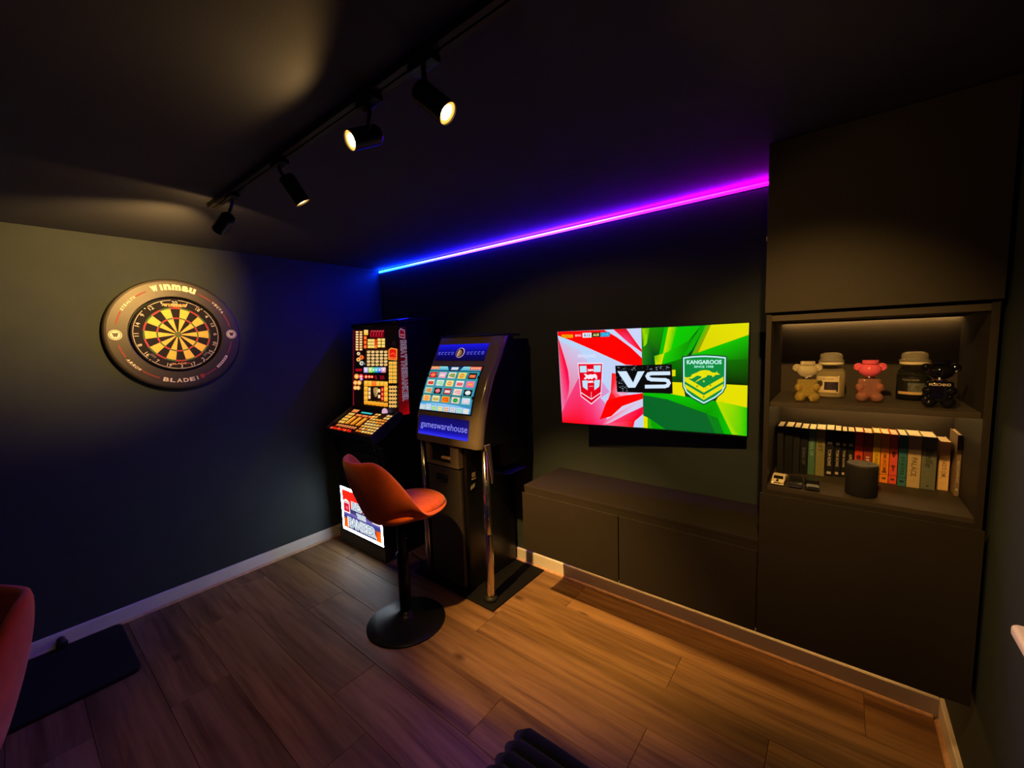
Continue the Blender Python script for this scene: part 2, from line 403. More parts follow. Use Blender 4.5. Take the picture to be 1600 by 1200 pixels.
# ------------------------------------------------------------------ track lighting
TY = -1.57
track = thing('ceiling_track', 'black lighting track running across the dark ceiling', 'light track', (0, TY, H))
obj('rail', G().box((1.02, -0.018, -0.022), (3.45, -0.003, -0.0005)).box((1.02, 0.003, -0.022), (3.45, 0.018, -0.0005)).box((1.02, -0.003, -0.012), (3.45, 0.003, -0.0005)), M_blackm, track)
obj('end_cap', G().box((1.008, -0.019, -0.024), (1.02, 0.019, -0.0005)), M_blackm, track, bevel=0.002)
M_bulb = mat('lamp_glass', (0.9, 0.8, 0.6), 0.3, emit=(1.0, 0.62, 0.20), estr=35.0)
M_bulb_dim = mat('lamp_glass_rim', (0.9, 0.7, 0.4), 0.3, emit=(1.0, 0.46, 0.07), estr=1.4)
def track_lamp(label, front, d, watts, size, blend, spill=SPILL_W, spsz=165, aim=None, r=0.028, L_=0.097, ax=None):
    d = Vector(d).normalized(); front = Vector(front)
    ax = front.x if ax is None else ax
    t = thing('track_spotlight', label, 'spotlight', (ax, TY, H-0.024), 0, 'spotlights on the ceiling track')
    f = front - Vector((ax, TY, H-0.024)); back = f - d*L_; mid = f - d*L_*0.62
    M = Matrix.Translation(back) @ d.to_track_quat('Z', 'Y').to_matrix().to_4x4()
    obj('adaptor', G().box((-0.045, -0.0155, -0.016), (0.045, 0.0155, 0.0)), M_blackp, t, bevel=0.003)
    obj('arm', G().tube([(0, 0, -0.014), (0, 0, -0.03), tuple(mid*0.5 + Vector((0, 0, -0.02))), tuple(mid)], 0.006, 8), M_blackp, t, smooth=True)
    obj('housing', G().lathe([(r*0.86, 0), (r, 0.008), (r, L_), (r*0.93, L_), (r*0.93, L_-0.012)], 28, 0, M, cap=False).lathe([(0.0001, 0), (r*0.86, 0)], 28, 0, M, cap=False).lathe([(0.0001, L_-0.012), (r*0.93, L_-0.012)], 28, 0, M, cap=False), M_blackp, t)
    obj('lens_ring', G().lathe([(r*0.92, L_-0.010), (r*0.92, L_-0.004), (r*0.64, L_-0.0055), (r*0.64, L_-0.010)], 28, 0, M, cap=False), M_bulb_dim, t)
    obj('bulb', G().lathe([(0.0001, L_-0.0045), (r*0.5, L_-0.0050), (r*0.66, L_-0.0065)], 28, 0, M, cap=False), M_bulb, t, smooth=True)
    ld = bpy.data.lights.new('lamp_beam', 'SPOT'); lo = bpy.data.objects.new('lamp_beam', ld); C.objects.link(lo)
    ld.energy = watts; ld.color = WARM; ld.spot_size = math.radians(size); ld.spot_blend = blend; ld.shadow_soft_size = 0.018
    lo.parent = t; lo.location = f + d*0.012; lo.rotation_euler = (-(Vector(aim).normalized() if aim else d)).to_track_quat('Z', 'Y').to_euler()
    ld = bpy.data.lights.new('lamp_spill', 'SPOT'); l2 = bpy.data.objects.new('lamp_spill', ld); C.objects.link(l2)
    ld.energy = spill; ld.color = WARM; ld.spot_size = math.radians(spsz); ld.spot_blend = 0.25; ld.shadow_soft_size = 0.018
    l2.parent = t; l2.location = f + d*0.012; l2.rotation_euler = lo.rotation_euler
    return t
track_lamp('black spotlight at the far end of the ceiling track, turned to the dartboard wall', (1.165, -1.60, 2.150), (-0.88, -0.17, -0.43), SPOT_W['dart'], 78, 1.0, aim=(-0.93, -0.20, -0.10), ax=1.27)
track_lamp('second black spotlight from the far track end, dark from behind, aimed down at the stool', (1.805, -1.525, 2.135), (0.14, 0.51, -0.85), SPOT_W['stool'], 49, 1.0, 16.0, 116, ax=1.745)
track_lamp('lit spotlight with a round glowing face, turned away from the television wall', (2.24, -1.59, 2.19), (-0.14, -0.89, -0.44), SPOT_W['room'], 56, 0.9, 4.4, ax=2.315)
track_lamp('lit spotlight turned to the tall cabinet, nearest to the purple end of the light strip', (2.60, -1.55, 2.15), (0.68, 0.29, -0.67), SPOT_W['sill'], 42, 1.0, 6.0, 125, ax=2.545)
track_lamp('added spotlight at the unseen near end of the track, aimed at the open shelf', (3.30, -1.49, 2.185), (-0.06, 0.77, -0.635), SPOT_W['shelf'], 62, 1.0, 1.0, 120, ax=3.31)  # unseen lamp, added for the light on the open shelf

# ------------------------------------------------------------------ dartboard with surround (left wall)
DY, DZ = -1.537, 1.730
def bd(r, t, x): return (x, DY + r*math.sin(t), DZ + r*math.cos(t))
def ring(g, r0, r1, t0, t1, x, m=0, n=6):
    vs = []; fs = []
    for k in range(n+1):
        t = t0+(t1-t0)*k/n; vs += [bd(r0, t, x), bd(r1, t, x)]
    for k in range(n): fs.append((2*k, 2*k+2, 2*k+3, 2*k+1))
    g.add(vs, fs, m)
M_foam = mat('surround_foam', (0.027, 0.022, 0.016), 0.44, spec=0.6, bump=0.08, bscale=300)
M_print = mat('cream_print', (0.78, 0.70, 0.52), 0.6, noise=0.03)
M_redp = mat('dark_red_print', (0.22, 0.030, 0.025), 0.6, noise=0.05)
M_sb = mat('black_sisal', (0.006, 0.005, 0.005), 0.85, noise=0.3, nscale=300)
M_sy = mat('cream_sisal', (0.88, 0.54, 0.085), 0.85, noise=0.08, nscale=300)
M_sr = mat('red_sisal', (0.52, 0.030, 0.045), 0.85, noise=0.1, nscale=300)
M_sg = mat('green_sisal', (0.035, 0.16, 0.030), 0.85, noise=0.1, nscale=300)
M_wire = mat('steel_wire', (0.62, 0.54, 0.42), 0.35, metal=0.7)
sur = thing('dartboard_surround', 'wide black foam ring with cream lettering around the dartboard', 'dartboard surround', (0, DY, DZ))
def loc_of(g):  # shift geometry built in world space into the thing's local space
    g.v = [(x, y-DY, z-DZ) for x, y, z in g.v]; return g
prof = [(0.236, 0.001), (0.342, 0.001), (0.346, 0.006), (0.346, 0.034), (0.340, 0.041), (0.330, 0.043), (0.240, 0.043), (0.236, 0.040), (0.236, 0.001)]
g = G(); n = 96
vs = []; fs = []
for r, x in prof:
    for k in range(n): vs.append(bd(r, 2*PI*k/n, x))
for j in range(len(prof)-1):
    for k in range(n): fs.append((j*n+k, j*n+(k+1) % n, (j+1)*n+(k+1) % n, (j+1)*n+k))
g.add(vs, fs); obj('foam_ring', loc_of(g), M_foam, sur, smooth=False)
# printing on the ring
XF = 0.0434
R0 = 0.291
for a0, a1 in ((26, 42), (62, 80), (100, 117), (141, 158), (203, 222), (243, 258), (282, 298), (318, 333)):
    g = G(); ring(g, R0-0.004, R0+0.004, math.radians(a0), math.radians(a1), XF, 0, 8); obj('printed_stripe', loc_of(g), M_redp, sur)
def arc_text(s, r, deg, h, step, bottom=False, bold=0.02, shear=0.0, wx=None, at=None):
    n = len(s); g = G(); x = XF+0.0004
    for i, ch in enumerate(s):
        k = at[i] if at else (i-(n-1)/2)*step
        t = math.radians(deg + (-k if bottom else k))
        up = Vector((0, math.sin(t), math.cos(t)))*(-1 if bottom else 1)
        gtext(g, ch, bd(r, t, x), up.cross(Vector((1, 0, 0))), up, h, 0, bold, wx*(0.32 if ch == 'I' else (1.25 if ch == 'm' else 1)), shear)
    o = obj('lettering', loc_of(g), M_print, sur); o['kind'] = 'stuff'
arc_text('wInmau', 0.296, 0, 0.036, 8.0, False, 0.06, 0, 0.036, (-18.0, -11.2, -5.4, 3.4, 12.2, 19.4))
arc_text('STEALTH', 0.292, 310, 0.014, 3.1, False, 0.03, 0.1, 0.013)
arc_text('VECTA', 0.292, 52, 0.015, 3.6, False, 0.03, 0.1, 0.015)
arc_text('ARROW', 0.292, 232, 0.015, 3.8, True, 0.03, 0.3, 0.016)
arc_text('BLADE', 0.292, 184, 0.025, 6.6, True, 0.03, 0.0, 0.028)
g = G(); ring(g, 0.280, 0.304, math.radians(164.6), math.radians(165.6), XF+0.0004, 0, 2); obj('printed_bar', loc_of(g), M_print, sur)
g = G(); ring(g, 0.284, 0.299, math.radians(120), math.radians(139), XF+0.0004, 0, 8)
for k in range(5): ring(g, 0.288, 0.295, math.radians(122.5+k*3.2), math.radians(124.3+k*3.2), XF+0.0008, 1, 2)
obj('printed_tab', loc_of(g), [M_print, M_foam], sur, kind='stuff')
for sgn in (-1, 1):
    cy = sgn*0.293; g = G(); vs = []; n = 28
    for r in (0.026, 0.030): vs += [(XF+0.0004, DY+cy+r*math.sin(2*PI*k/n), DZ+r*math.cos(2*PI*k/n)) for k in range(n)]
    g.add(vs, [(k, (k+1) % n, n+(k+1) % n, n+k) for k in range(n)])
    g.add([(XF+0.0003, DY+cy+0.023*math.sin(2*PI*k/n), DZ+0.023*math.cos(2*PI*k/n)) for k in range(n)], [tuple(range(n))])
    gtext(g, 'w', (XF+0.0008, DY+cy, DZ), (0, 1, 0), (0, 0, 1), 0.024, 1, 0.09, 0.030)
    obj('maker_logo', loc_of(g), [M_print, M_foam], sur)
g = G(); t = math.radians(159.5); ring(g, 0.280, 0.304, t-0.035, t+0.035, XF+0.0004, 0, 6)
up = Vector((0, math.sin(t), math.cos(t)))*-1; gtext(g, '6', bd(0.292, t, XF+0.0008), up.cross(Vector((1,0,0))), up, 0.017, 1, 0.03)
obj('red_number', loc_of(g), [mat('red_print', (0.42, 0.035, 0.03), 0.6), M_foam], sur)

board = thing('dartboard', 'bristle dartboard with yellow and black segments inside the black surround', 'dartboard', (0, DY, DZ))
g = G(); vs = []; fs = []; prof = [(0.0, 0.001), (0.2255, 0.001), (0.2255, 0.036), (0.223, 0.038), (0.0, 0.038)]
for r, x in prof:
    for k in range(80): vs.append(bd(max(r, 1e-4), 2*PI*k/80, x))
for j in range(4):
    for k in range(80): fs.append((j*80+k, j*80+(k+1) % 80, (j+1)*80+(k+1) % 80, (j+1)*80+k))
g.add(vs, fs); obj('backing', loc_of(g), M_sb, board)
nums = [20, 1, 18, 4, 13, 6, 10, 15, 2, 17, 3, 19, 7, 16, 8, 11, 14, 9, 12, 5]
XS = 0.0392
def seg(r0, r1, k, m):
    g = G(); a0 = math.radians(18*k-9); a1 = a0+math.radians(18); n = 4; vs = []; fs = []
    e = 0.0006
    for j in range(n+1):
        t = a0+(a1-a0)*j/n; vs += [bd(r0+e, t, 0.0378), bd(r1-e, t, 0.0378), bd(r0+e, t, XS), bd(r1-e, t, XS)]
    for j in range(n):
        a = 4*j; b = a+4
        fs += [(a+2, b+2, b+3, a+3), (a+1, a+3, b+3, b+1), (a, b, b+2, a+2)]
    fs += [(0, 2, 3, 1), (4*n, 4*n+1, 4*n+3, 4*n+2)]
    g.add(vs, fs); obj('segment', loc_of(g), m, board)
for k in range(20):
    d = k % 2 == 0
    seg(0.0170, 0.099, k, M_sb if d else M_sy); seg(0.099, 0.107, k, M_sr if d else M_sg)
    seg(0.107, 0.162, k, M_sb if d else M_sy); seg(0.162, 0.170, k, M_sr if d else M_sg)
g = G(); ring(g, 0.0001, 0.0066, 0, 2*PI, 0.0396, 0, 24); obj('bullseye', loc_of(g), mat('brown_red_sisal', (0.30, 0.06, 0.03), 0.85), board)
g = G(); ring(g, 0.0072, 0.0164, 0, 2*PI, 0.0394, 0, 24); obj('outer_bull', loc_of(g), M_sg, board)
g = G()
for k in range(20):
    t = math.radians(18*k-9); g.tube([bd(0.016, t, 0.0398), bd(0.172, t, 0.0398)], 0.0006, 4)
for r in (0.0067, 0.0167, 0.099, 0.107, 0.162, 0.170):
    g.tube([bd(r, 2*PI*k/60, 0.0398) for k in range(61)], 0.0005, 4)
obj('wire_web', loc_of(g), M_wire, board)
g = G()
for a0, a1 in ((5, 36), (44, 121), (126, 142), (150, 222), (228, 312), (322, 355)):
    g.tube([bd(0.2155, math.radians(a0+(a1-a0)*k/14), 0.0405) for k in range(15)], 0.0017, 5)
for k, nmb in enumerate(nums):
    t = math.radians(18*k); up = Vector((0, math.sin(t), math.cos(t)))
    if 90 < 18*k < 270: up = -up
    gtext(g, str(nmb), bd(0.200, t, 0.0408), up.cross(Vector((1, 0, 0))), up, 0.021, 0, 0.0, None if nmb > 9 else None)
for a in (40, 124, 146, 225, 317): g.ell(bd(0.2155, math.radians(a), 0.041), (0.003, 0.004, 0.004), 8, 6)
obj('number_ring', loc_of(g), mat('white_wire', (0.75, 0.66, 0.52), 0.45), board)
M_gold = mat('gold_print', (0.70, 0.36, 0.13), 0.6)
g = G()
for ch, q, ww in (('w', -0.046, 0.023), ('I', -0.029, 0.007), ('n', -0.013, 0.018), ('m', 0.009, 0.024), ('a', 0.030, 0.017), ('u', 0.049, 0.018)):
    gtext(g, ch, (0.0403, DY+q, DZ+0.1835), (0, 1, 0), (0, 0, 1), 0.019, 0, 0.06, ww)
obj('lettering', loc_of(g), M_gold, board, kind='stuff')
g = G(); gtext(g, 'BLADE', (0.0403, DY-0.010, DZ-0.184), (0, 1, 0), (0, 0, 1), 0.011, 0, 0.03, 0.075)
gtext(g, '6', (0.0405, DY+0.037, DZ-0.184), (0, 1, 0), (0, 0, 1), 0.011, 1, 0.06, 0.015)
obj('lettering', loc_of(g), [M_gold, mat('red_print', (0.35, 0.03, 0.03), 0.6)], board, kind='stuff')
M_greyp = mat('grey_print', (0.12, 0.10, 0.10), 0.6)
for sgn, a in ((-1, 226), (1, 134)):
    t = math.radians(a); c = Vector(bd(0.187, t, 0.0403)); rr = Vector((0, math.cos(t), -math.sin(t))); uu = Vector((0, math.sin(t), math.cos(t)))
    g = G()
    for q in (-0.012, -0.004, 0.004, 0.012): g.add([c+rr*(q-0.003)-uu*0.008, c+rr*(q+0.003)-uu*0.008, c+rr*(q+0.003)+uu*0.006, c+rr*(q-0.003)+uu*0.006], [(0, 1, 2, 3)])
    obj('printed_mark', loc_of(g), M_greyp, board, kind='stuff')

# ------------------------------------------------------------------ television
TVC = Vector((2.5516, -0.1952, 1.3914)); TW = 0.941; TH = TW*9/16
tvM = Matrix.Translation(TVC) @ Matrix.Rotation(0.1379, 4, 'Z') @ Matrix.Rotation(0.0737, 4, 'X')
tv = thing('television', 'wall mounted flat television showing a red and green match screen', 'television', TVC); tv.matrix_world = tvM
obj('frame', G().box((-TW/2-0.006, 0.0006, -TH/2-0.009), (TW/2+0.006, 0.012, TH/2+0.006)), M_black, tv, bevel=0.002)
obj('rear_housing', G().box((-0.34, 0.012, -TH/2+0.02), (0.34, 0.052, 0.06)), M_blackm, tv, bevel=0.012)
g = G().box((-0.11, 0.052, -0.12), (0.11, 0.062, 0.12))
obj('mount_plate', g, M_blackm, tv, bevel=0.003)
inv = tvM.inverted()
wa = inv @ Vector((2.60, -0.012, 1.37)); el = inv @ Vector((2.44, -0.075, 1.37))
g = G().tube([(0, 0.062, 0), tuple(el), tuple(wa)], 0.012, 8)
obj('mount_arm', g, M_blackm, tv)
g = G(); 
corn = [inv @ Vector((2.60+a, b, 1.37+c)) for c in (-0.13, 0.13) for a, b in ((-0.06, -0.012), (0.06, -0.012), (0.06, -0.001), (-0.06, -0.001))]
g.add(corn, [(3,2,1,0),(4,5,6,7),(0,1,5,4),(1,2,6,5),(2,3,7,6),(3,0,4,7)]); obj('wall_plate', g, M_blackm, tv)

U = homog([(95,130),(1463,65),(1448,873),(132,778)], [(-TW/2, TH/2), (TW/2, TH/2), (TW/2, -TH/2), (-TW/2, -TH/2)])
P = Pic((0, 0.0004, 0), (1, 0, 0), (0, 0, 1))
def tp(pts, col): P.poly([U(*p) for p in pts], col)
LB = (180, 216, 250); RED = (255, 0, 0); PINK = (255, 0, 70)
P.rect(-TW/2, -TH/2, TW/2, TH/2, (2, 70, 22))
tp([(95,130),(695,103),(712,815),(132,778)], [LB, (205,215,250), (200,205,245), (230,190,220)])
P.grad([(103,195),(242,250),(470,560),(132,778)], [(215,190,225),(200,205,238),(215,150,210),(255,0,30)], 10, U)
for (xa, ta, ba, ca, da), (xb, tb, bb, cb, db) in (((132,690,779,(250,50,110),(255,0,0)), (262,430,789,(242,70,140),(255,0,25))), ((262,430,789,(242,70,140),(255,0,25)), (345,545,794,(238,85,155),(255,15,75))), ((345,545,794,(238,85,155),(255,15,75)), (450,650,799,(226,140,200),(255,60,130)))):
    P.grad([(xa,ta),(xb,tb),(xb,bb),(xa,ba)], [ca, cb, db, da], 10, U)
tp([(98,165),(120,235),(150,330),(172,410),(181,490),(178,550),(165,610),(146,670),(131,700)], [(230,0,40), (255,0,40), (255,0,60), (255,0,70), (255,0,80), (255,20,100), (245,70,140), (240,100,160), (240,130,180)])
tp([(97,130),(430,116),(520,168),(620,242),(700,318),(703,372),(585,366),(350,260),(200,195),(97,157)], RED)
tp([(495,112),(588,108),(640,180),(698,258),(699,275),(600,205)], [RED, (220,0,10), RED, RED, RED, (255,60,120)])
tp([(485,425),(530,430),(520,560),(560,590),(540,650),(450,640),(478,560)], [RED, (255,60,70), (250,120,150), RED, RED, RED, (255,30,40)])
tp([(530,470),(600,460),(600,590),(545,590),(520,560)], (235, 170, 200))
tp([(450,622),(560,588),(708,568),(708,608),(560,662),(480,735),(400,757)], RED)
tp([(480,735),(560,662),(708,610),(709,662),(600,712),(470,775),(430,797),(410,790)], [(235,190,220), (215,205,240), (215,205,240), (205,205,240), (215,205,240), (235,170,210), (255,80,130), (255,40,100)])
tp([(485,775),(600,715),(709,664),(710,718),(650,768),(640,812),(430,797)], [(255,60,110), RED, (250,0,70), (255,0,60), RED, RED, (255,90,140)])
tp([(640,812),(660,768),(711,728),(712,815)], (190, 210, 248))
# green half
tp([(697,103),(885,96),(845,290),(790,300),(750,560),(708,560)], [(40,150,0), (0,150,0), (0,90,10), (0,70,20), (0,80,20), (0,95,30)])
tp([(700,106),(755,103),(735,215),(706,230)], [(170,215,0), (60,180,0), (120,205,0), (10,100,0)])
tp([(720,150),(735,145),(728,225),(710,235)], (150, 220, 0))
tp([(860,97),(890,96),(850,290),(822,295)], (0, 190, 0))
tp([(888,96),(952,94),(905,272),(850,292)], [(205,225,0), (20,205,0), (60,210,0), (215,225,0)])
tp([(952,94),(1120,86),(1035,192),(905,262)], [(0,205,0), (0,195,0), (0,190,0), (0,205,0)])
tp([(788,302),(860,284),(842,362),(795,364)], [(60,190,0), (225,230,0), (225,225,0), (200,225,0)])
tp([(860,284),(1040,190),(1105,120),(985,322),(845,362)], [(30,205,0), (0,150,0), (0,140,0), (0,160,0), (20,205,0)])
tp([(1105,110),(1120,86),(1150,84),(1060,255),(1010,312),(985,322)], (0, 175, 0))
tp([(1150,84),(1192,80),(1100,276),(1050,300)], [(0,200,0), (150,170,0), (160,150,0), (0,190,0)])
tp([(1192,80),(1463,65),(1460,150),(1100,278)], [(225,222,0), (222,225,0), (232,222,0), (215,215,0)])
tp([(1460,150),(1456,330),(1300,335),(1000,325),(1098,278)], [(0,190,0), (0,110,0), (0,120,0), (0,180,0), (0,200,0)])
tp([(1300,330),(1457,325),(1454,512),(1300,505)], [(0,110,0), (0,100,0), (0,30,0), (0,25,0)])
tp([(848,362),(990,322),(990,480),(905,490)], [(0,110,0), (0,120,0), (0,60,10), (0,70,10)])
tp([(898,403),(940,400),(940,446),(898,448)], (225, 220, 0))
tp([(905,488),(992,492),(1012,600),(905,572)], (235, 222, 0))
tp([(1296,504),(1453,512),(1450,670),(1228,622)], (232, 224, 0))
tp([(708,558),(920,575),(1010,592),(1230,625),(1345,862),(1285,857),(1165,715),(880,612),(710,582)], [(0,190,0), (0,190,0), (0,195,0), (0,170,0), (0,200,0), (0,180,0), (0,150,0), (0,185,0), (0,180,0)])
tp([(710,582),(880,612),(1160,715),(1225,853),(870,826),(735,735),(712,728)], (0, 102, 38))
tp([(1160,715),(1240,745),(1288,858),(1225,853)], (0, 130, 20))
tp([(1228,622),(1340,645),(1400,868),(1345,862)], [(190,225,0), (150,220,0), (90,210,0), (180,225,0)])
tp([(1340,645),(1450,670),(1449,873),(1400,868)], [(150,220,0), (0,205,0), (0,200,0), (90,210,0)])
tp([(712,728),(742,742),(742,818),(712,815)], (232, 226, 0)); tp([(742,742),(760,752),(775,820),(742,818)], (60, 170, 0)); tp([(760,752),(870,826),(775,820)], (0, 165, 0))
# left crest
cr = [(240,352),(422,350),(410,590),(340,650),(263,592)]
tp(cr, (245, 225, 245)); tp(inset(cr, 0.94), (225, 0, 30)); tp([(262,362),(400,360),(392,560),(340,610),(272,560)], (232, 0, 25))
for q in ([(256,374),(304,373),(306,420),(259,421)], [(356,371),(408,369),(405,417),(357,418)], [(274,479),(311,477),(313,548),(279,525)], [(360,476),(401,473),(396,522),(361,548)]): tp(q, (190, 230, 252))
for dy, sc in ((0, 1.0), (-47, 0.45), (36, 0.45)):
    L_ = [(285,432),(300,430),(312,440),(330,434),(352,436),(366,430),(380,444),(382,468),(370,470),(366,456),(352,462),(344,470),(330,464),(322,470),(306,462),(300,472),(284,466),(294,456),(300,448)]
    tp([(332+(x-332)*sc, 452+dy+(y_-452)*sc) for x, y_ in L_], (248, 235, 245))
P.stroke([(268,566),(340,612),(410,564)], 6, (248,235,248), U); P.stroke([(339,560),(339,612)], 3, (248,200,215), U); P.stroke([(325,520),(352,519)], 5, (250,150,170), U)
a = U(308, 302); P.text('ENGLAND', a[0], a[1], 0.018, (222, 226, 250), 0.03, w=0.105)
# score bar
for k in range(3):
    tp([(126+k*28,150),(150+k*28,149),(150+k*28,172),(126+k*28,173)], (248, 178, 0)); a = U(138+k*28, 161); P.text('BBC'[k], a[0], a[1], 0.009, (120, 60, 0), 0.04)
a = U(244, 156); P.text('ENG', a[0], a[1], 0.012, (255, 190, 200), 0.03, w=0.034)
tp([(276,138),(340,136),(340,170),(276,172)], (225, 238, 248)); a = U(308, 154); P.text('8:12', a[0], a[1], 0.015, (70, 110, 150), 0.03, w=0.036)
tp([(341,136),(403,133),(403,166),(341,169)], (20, 38, 14)); a = U(372, 151); P.text('AUS', a[0], a[1], 0.014, (238, 232, 130), 0.04, w=0.034)
tp([(404,134),(470,131),(470,163),(404,166)], (0, 160, 215)); a = U(437, 149); P.text('17:14', a[0], a[1], 0.012, (120, 205, 235), 0.02, w=0.034)
# VS plate
tp([(510,372),(914,361),(921,571),(524,560)], (3, 4, 6))
rr = random.Random(3)
for k in range(120):
    if k < 70: x = rr.uniform(520, 600); y_ = rr.uniform(378, 555)
    else: x = rr.uniform(600, 910); y_ = rr.uniform(370, 405)
    s = rr.uniform(3, 9); c = rr.choice([(95,105,115), (60,66,74), (140,150,158), (30,34,40)])
    tp([(x-s, y_), (x, y_-s*0.5), (x+s, y_+1), (x+s*.3, y_+s*.5)], c)
VSC = (212, 232, 252)
tp([(528,412),(592,410),(640,492),(672,412),(722,410),(655,527),(606,528)], VSC)
P.stroke([(896,424),(770,426),(750,431),(741,445),(750,461),(770,469),(868,472),(887,479),(895,494),(886,511),(866,518),(732,520)], 26, VSC, U)
# right crest
cr = [(988,304),(1060,294),(1145,290),(1230,294),(1307,302),(1304,520),(1282,562),(1230,604),(1143,650),(1060,604),(1012,565),(990,520)]
tp(cr, (8, 60, 40)); tp(inset(cr, 0.955), (190, 240, 245)); tp(inset(cr, 0.895), (0, 140, 60))
a = U(1143, 344); P.text('KANGAROOS', a[0], a[1], 0.021, (190, 245, 235), 0.04, w=0.152)
a = U(1142, 377); P.text('SINCE 1908', a[0], a[1], 0.0105, (170, 245, 225), 0.03, w=0.085)
YL = (232, 226, 10)
tp([(1008,448),(1143,528),(1282,448),(1282,482),(1143,562),(1008,482)], YL); tp([(1008,500),(1143,580),(1282,498),(1280,530),(1143,614),(1014,530)], YL)
tp([(1060,432),(1095,418),(1118,405),(1150,401),(1180,404),(1205,418),(1226,420),(1236,410),(1240,420),(1260,432),(1225,436),(1206,452),(1200,440),(1170,436),(1160,450),(1130,462),(1078,492),(1100,470),(1122,458),(1128,446),(1096,440),(1060,462),(1020,462),(1012,456),(1048,450)], YL)
for x, y_, s in ((1096,516,8),(1190,510,8),(1143,592,8),(1158,530,4)): tp([(x+s*math.cos(k*PI/5+.3)*(1 if k % 2 else .5), y_+s*math.sin(k*PI/5+.3)*(1 if k % 2 else .5)) for k in range(10)], (70, 110, 0))
tp([(1143+9*math.cos(k*PI/5+.3)*(1 if k % 2 else .5), 481+9*math.sin(k*PI/5+.3)*(1 if k % 2 else .5)) for k in range(10)], (215, 225, 60))
P.build('screen_picture', screen_mat('tv_screen', 1.0), tv)

# ------------------------------------------------------------------ fruit machine in the corner
bt = thing('fruit_machine', 'lit fruit machine with yellow game panels standing in the corner', 'arcade machine', (0.4505, -0.3, 0))
def L2(g, t): 
    ox, oy, oz = t.location; g.v = [(x-ox, y_-oy, z-oz) for x, y_, z in g.v]; return g
BX0, BX1 = 0.125, 0.776
yz = lambda a, b, h: (h, a, b)
obj('lower_cabinet', L2(G().prism([(-0.03,0.012),(-0.628,0.012),(-0.628,0.515),(-0.600,0.54),(-0.585,0.86),(-0.655,0.922),(-0.655,0.955),(-0.43,1.085),(-0.03,1.085)], BX0+0.012, BX1-0.012, yz), bt), M_black, bt, bevel=0.006)
obj('upper_cabinet', L2(G().prism([(-0.03,1.085),(-0.432,1.085),(-0.384,1.775),(-0.30,1.803),(-0.03,1.803)], BX0+0.008, BX1-0.008, yz), bt), M_black, bt, bevel=0.006)
obj('plinth', L2(G().box((BX0+0.01, -0.632, 0.0), (BX1-0.01, -0.03, 0.012)).box((BX0+0.004, -0.634, 0.012), (BX1-0.004, -0.60, 0.118)), bt), M_dgrey, bt, bevel=0.004)
M_cheek = mat('blue_lit_trim', (0.012, 0.014, 0.045), 0.4)  # blue light on the dark trim is put into its colour
cheek = [(-0.672,0.905),(-0.685,0.965),(-0.672,0.990),(-0.44,1.122),(-0.405,1.10),(-0.405,1.06),(-0.60,0.93)]
obj('side_trim', L2(G().prism(cheek, BX0-0.004, BX0+0.010, yz), bt), M_cheek, bt, bevel=0.004)
obj('side_trim', L2(G().prism(cheek, BX1-0.012, BX1+0.006, yz), bt), M_cheek, bt, bevel=0.004)
obj('front_rail', L2(G().prism([(-0.655,0.922),(-0.685,0.935),(-0.688,0.96),(-0.668,0.972),(-0.655,0.955)], BX0+0.01, BX1-0.012, yz), bt), M_black, bt, bevel=0.004)
obj('top_hood', L2(G().prism([(-0.384,1.768),(-0.398,1.778),(-0.392,1.80),(-0.30,1.818),(-0.05,1.818),(-0.05,1.80)], BX0, BX1, yz), bt), M_black, bt, bevel=0.006)
lk = G().ell((0.735, -0.396, 1.787), (0.006, 0.005, 0.006), 10, 6); obj('top_lock', L2(lk, bt), M_chrome, bt, smooth=True)
lk = G().ell((0.742, -0.642, 0.868), (0.006, 0.006, 0.006), 10, 6).ell((0.48, -0.592, 0.80), (0.006, 0.006, 0.006), 10, 6); obj('door_lock', L2(lk, bt), M_chrome, bt, smooth=True)
obj('payout_tray', L2(G().box((0.22, -0.612, 0.66), (0.70, -0.585, 0.70)).box((0.22, -0.60, 0.70), (0.70, -0.583, 0.80)), bt), M_blackm, bt, bevel=0.006)
# top glass with lit playing fields
ox, oy, oz = bt.location
gw = BX1-BX0-0.02; gh = math.hypot(0.047, 0.655)
gu = Vector((0, 0.047, 0.655)).normalized()
GC = Vector((0.4505-ox, -0.4015-oy-0.0085, 1.4375-oz))
Z5 = lambda p: ((p[0]-530)*8, (p[1]-500)*8)
UB = homog([Z5((552.2,513.6)), Z5((623.8,507.3)), Z5((624.3,644.3)), Z5((553.3,635.1))], [(-gw/2, gh/2), (gw/2, gh/2), (gw/2, -gh/2), (-gw/2, -gh/2)])
P = Pic(GC, (1, 0, 0), gu)
def bp_(pts, col): P.poly([UB(*p) for p in pts], col)
def br(x0, y0, x1, y1, col, col2=None):
    sl = 0.06*(x1-x0)
    c = col if col2 is None else [col2, col2, col, col]
    bp_([(x0, y0), (x1, y0-0.02*(x1-x0)), (x1, y1), (x0, y1)], c)
P.rect(-gw/2, -gh/2, gw/2, gh/2, (10, 4, 3))
bp_([(182,130),(200,130),(200,1070),(182,1065)], [(90,10,30), (40,5,15), (70,10,20), (130,20,40)])
CR = (255, 226, 150); YE = (255, 190, 50); OR = (255, 96, 20); RD = (235, 20, 25)
br(205, 130, 308, 392, (70, 12, 6))
for k in range(8):
    yy = 140+k*31
    bp_([(218,yy),(254,yy+2),(248,yy+22),(222,yy+21)], CR); bp_([(268,yy),(302,yy+1),(298,yy+21),(270,yy+22)], CR if k % 3 else (255,205,120))
    bp_([(254,yy+4),(266,yy+4),(266,yy+20),(254,yy+20)], (200,30,10))
br(322, 124, 374, 188, YE, (255,220,120))
for k in range(3): br(320, 200+k*55, 358, 246+k*55, (240,70,15)); br(328, 212+k*55, 350, 236+k*55, (255,150,50))
